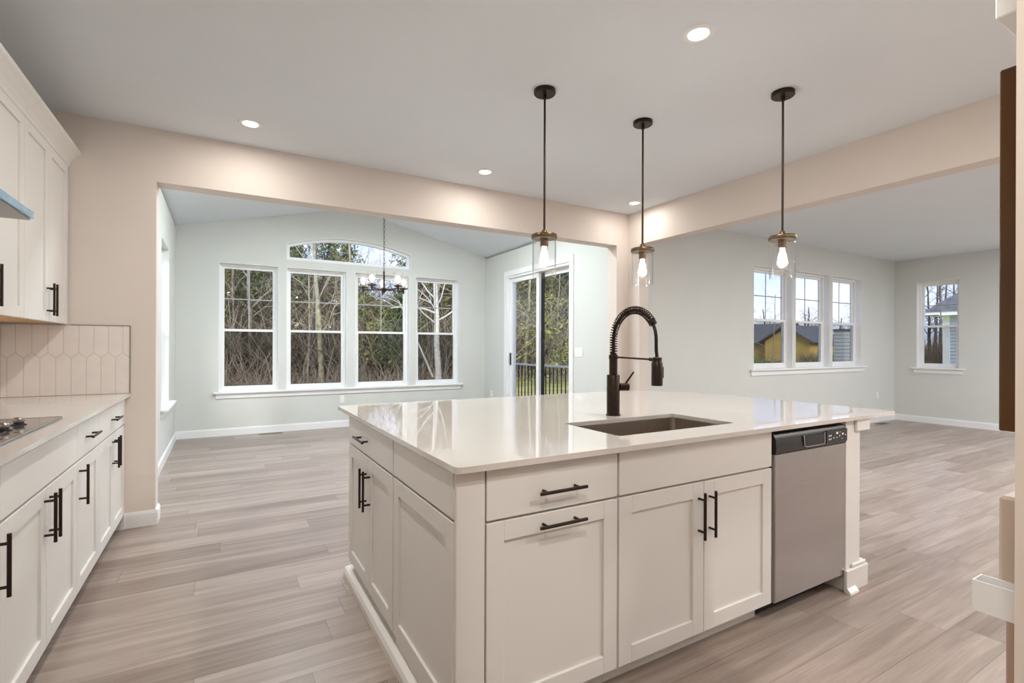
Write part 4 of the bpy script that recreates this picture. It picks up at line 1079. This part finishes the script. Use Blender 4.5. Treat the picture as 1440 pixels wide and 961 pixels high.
# ------------------------------------------------------------------ neighbours seen from the living room
def house(name, label, px, d, w, dep, zw, zr, wallm, roofm, rot=0.0, over=.5, gable_front=False, lap=False):
    x, y = polar(px, d)
    t = tag(empty(name, (x, y, GZ)), label, 'building')
    mb = MB(); z0 = GZ-.1
    mb.box(x, x+w, y, y+dep, z0, zw)
    if gable_front: mb.add([(x, y+.01, zw), (x, y+dep-.01, zw), (x, y+dep/2, zr-.1), (x+w, y+.01, zw), (x+w, y+dep-.01, zw), (x+w, y+dep/2, zr-.1)], [(0, 1, 2), (5, 4, 3), (0, 3, 4, 1), (1, 4, 5, 2), (2, 5, 3, 0)])
    else: mb.add([(x+.01, y, zw), (x+w-.01, y, zw), (x+w/2, y, zr-.1), (x+.01, y+dep, zw), (x+w-.01, y+dep, zw), (x+w/2, y+dep, zr-.1)], [(0, 1, 2), (5, 4, 3), (0, 3, 4, 1), (1, 4, 5, 2), (2, 5, 3, 0)])
    wo_ = mb.build('walls', wallm, t)
    rf = MB(); th = .12
    if gable_front:
        ridge = [(x-over, y+dep/2, zr), (x+w+over, y+dep/2, zr)]
        for ye in (y-over, y+dep+over):
            ze = zw-.2
            rf.add([(x-over, ye, ze), (x+w+over, ye, ze), ridge[1], ridge[0], (x-over, ye, ze+th), (x+w+over, ye, ze+th), (ridge[1][0], ridge[1][1], zr+th), (ridge[0][0], ridge[0][1], zr+th)], [(0, 1, 2, 3), (7, 6, 5, 4), (0, 4, 5, 1), (1, 5, 6, 2), (2, 6, 7, 3), (3, 7, 4, 0)])
    else:
        for xe in (x-over, x+w+over):
            ze = zw-.2
            rf.add([(xe, y-over, ze), (xe, y+dep+over, ze), (x+w/2, y+dep+over, zr), (x+w/2, y-over, zr), (xe, y-over, ze+th), (xe, y+dep+over, ze+th), (x+w/2, y+dep+over, zr+th), (x+w/2, y-over, zr+th)], [(0, 1, 2, 3), (7, 6, 5, 4), (0, 4, 5, 1), (1, 5, 6, 2), (2, 6, 7, 3), (3, 7, 4, 0)])
    rf.build('roof', roofm, t)
    return t, wo_, (x, y)
# yellow sheathed houses far off
t, w1_, (hx_, hy_) = house('sheathed_house', 'yellow sheathed house with long dark roof in the leftmost living room window', 1094, 50, 5, 7, 1.85, 3.7, m_yellow, m_shingle, gable_front=False)
t, w2_, (hx_, hy_) = house('sheathed_house', 'yellow sheathed gable house in the middle living room window', 1139, 46, 5, 4.4, 1.9, 3.35, m_yellow, m_shingle, gable_front=True)
MB().box(hx_-.06, hx_, hy_+1.7, hy_+2.3, 1.6, 2.2).build('window', m_black, t)
# bushes in front of them
rg = random.Random(77)
for i, px in enumerate((1062, 1078, 1100, 1122, 1136, 1150, 1166, 1200, 1215)):
    x, y = polar(px, 34); z = hgt(x, y); mb = MB()
    for k in range(9): leaves(mb, (x+rg.uniform(-1.1, 1.1), y+rg.uniform(-.8, .8), z+rg.uniform(.1, 1.0)), .6, .6, .4, 60, .09, rg)
    tag(mb.build('shrub', m_leaf_d if i % 3 else m_leaf_o), 'low dark shrub in the yard beyond the living room windows', 'shrub', 'shrubs beyond the living room')
# siding outbuilding
def lap_wall(name, material, axis, c, a0, a1, z0, z1, parent, pitch=.15, sgn=-1):
    mb = MB(); z = z0
    while z < z1-.01:
        e2 = min(z+pitch, z1)
        if axis == 'x':
            vs = [(c, a0, z), (c, a1, z), (c+sgn*.028, a0, z), (c+sgn*.028, a1, z), (c, a0, e2), (c, a1, e2), (c+sgn*.002, a0, e2), (c+sgn*.002, a1, e2)]
        else:
            vs = [(a0, c, z), (a1, c, z), (a0, c+sgn*.028, z), (a1, c+sgn*.028, z), (a0, c, e2), (a1, c, e2), (a0, c+sgn*.002, e2), (a1, c+sgn*.002, e2)]
        mb.add(vs, [(0, 1, 3, 2), (2, 3, 7, 6), (6, 7, 5, 4), (0, 2, 6, 4), (1, 5, 7, 3), (0, 4, 5, 1)]); z = e2
    return mb.build(name, material, parent)
x, y = polar(1172, 21); y -= 1.2
sh = tag(empty('siding_shed', (x+.6, y+.6, GZ)), 'narrow grey lap-sided wall in the right living room window', 'building')
MB().box(x+.03, x+.55, y+.8, y+1.2, GZ-.1, 1.98).build('walls', m_sidingg, sh)
lap_wall('lap_siding', m_sidingg, 'x', x+.03, y+.8, y+1.2, GZ-.1, 1.98, sh)
lap_wall('lap_siding', m_sidingg, 'y', y+.8, x+.03, x+.55, GZ-.1, 1.98, sh)
MB().box(x-.05, x+.6, y+.7, y+1.3, 1.981, 2.04).build('roof', m_shingle, sh)
# neighbour house in the right-hand window
x, y = polar(1327, 23)
nh = tag(empty('neighbour_house', (x+3, y-3, GZ)), 'pale blue lap-sided house with dark shingle roof in the right wall window', 'building')
zw = 2.75
MB().box(x+.03, x+8, y-8, y, GZ-.1, zw).build('walls', m_sidingb, nh)
lap_wall('lap_siding', m_sidingb, 'x', x+.03, y-8, y-.02, GZ-.1, zw, nh, pitch=.155)
MB().box(x-.02, x+.12, y-.22, y+.03, GZ-.1, zw).build('corner_board', m_trim, nh)
fb = MB(); fb.box(x-.55, x+8.5, y+.0, y+.55, zw, zw+.03); fb.box(x-.55, x-.52, y-8.5, y+.55, zw, zw+.20); fb.box(x-.52, x+.03, y-8.5, y, zw, zw+.03); fb.box(x-.55, x+8.5, y+.52, y+.55, zw, zw+.2); fb.build('fascia', m_trim, nh)
ex0, ex1, ey0, ey1, ez = x-.6, x+8.6, y-8.6, y+.6, zw+.18
MB().add([(ex0, ey0, ez), (ex1, ey0, ez), (ex1, ey1, ez), (ex0, ey1, ez), (x+3.2, y-3.0, ez+3.3), (x+3.2, y-5.6, ez+3.3)], [(0, 3, 4, 5), (3, 2, 4), (2, 1, 5, 4), (1, 0, 5), (0, 1, 2, 3)]).build('roof', m_shingle, nh)
# bare trees against the sky there
G3 = 'bare trees beyond the living room windows'
rg = random.Random(91)
for i in range(13):
    px = 1040+i*14+rg.uniform(-5, 5); d = rg.uniform(52, 66) ; x, y = polar(px, d)
    bare_tree(x, y, rg.uniform(4.5, 7.0), 'distant bare tree on the skyline beyond the living room windows', G3, m_barkd, m_barkd, 500+i, r=.20, nb=11, first=.25, kids=4)
x, y = polar(1085, 24); bare_tree(x, y, 4.6, 'thin leafless sapling in the leftmost living room window', None, m_bark, m_bark, 540, r=.05, nb=10, first=.2)
for i in range(7):
    px = 1290+i*8+rg.uniform(-3, 3); d = rg.uniform(34, 46); x, y = polar(px, d)
    bare_tree(x, y, rg.uniform(7, 9), 'tall bare tree beyond the right wall window', 'bare trees beyond the right wall window', m_barkd, m_barkd, 600+i, r=.16, nb=11, first=.35)
thicket('twig_thicket', (36, 44), 'brown brush beyond the right wall window', m_twig, 44, 1500, 1.5, 4.0, .03, 1280, 1370)
thicket('twig_thicket', (40, 50), 'brown brush beyond the living room windows', m_twig, 45, 1800, .8, 2.4, .03, 1130, 1250)
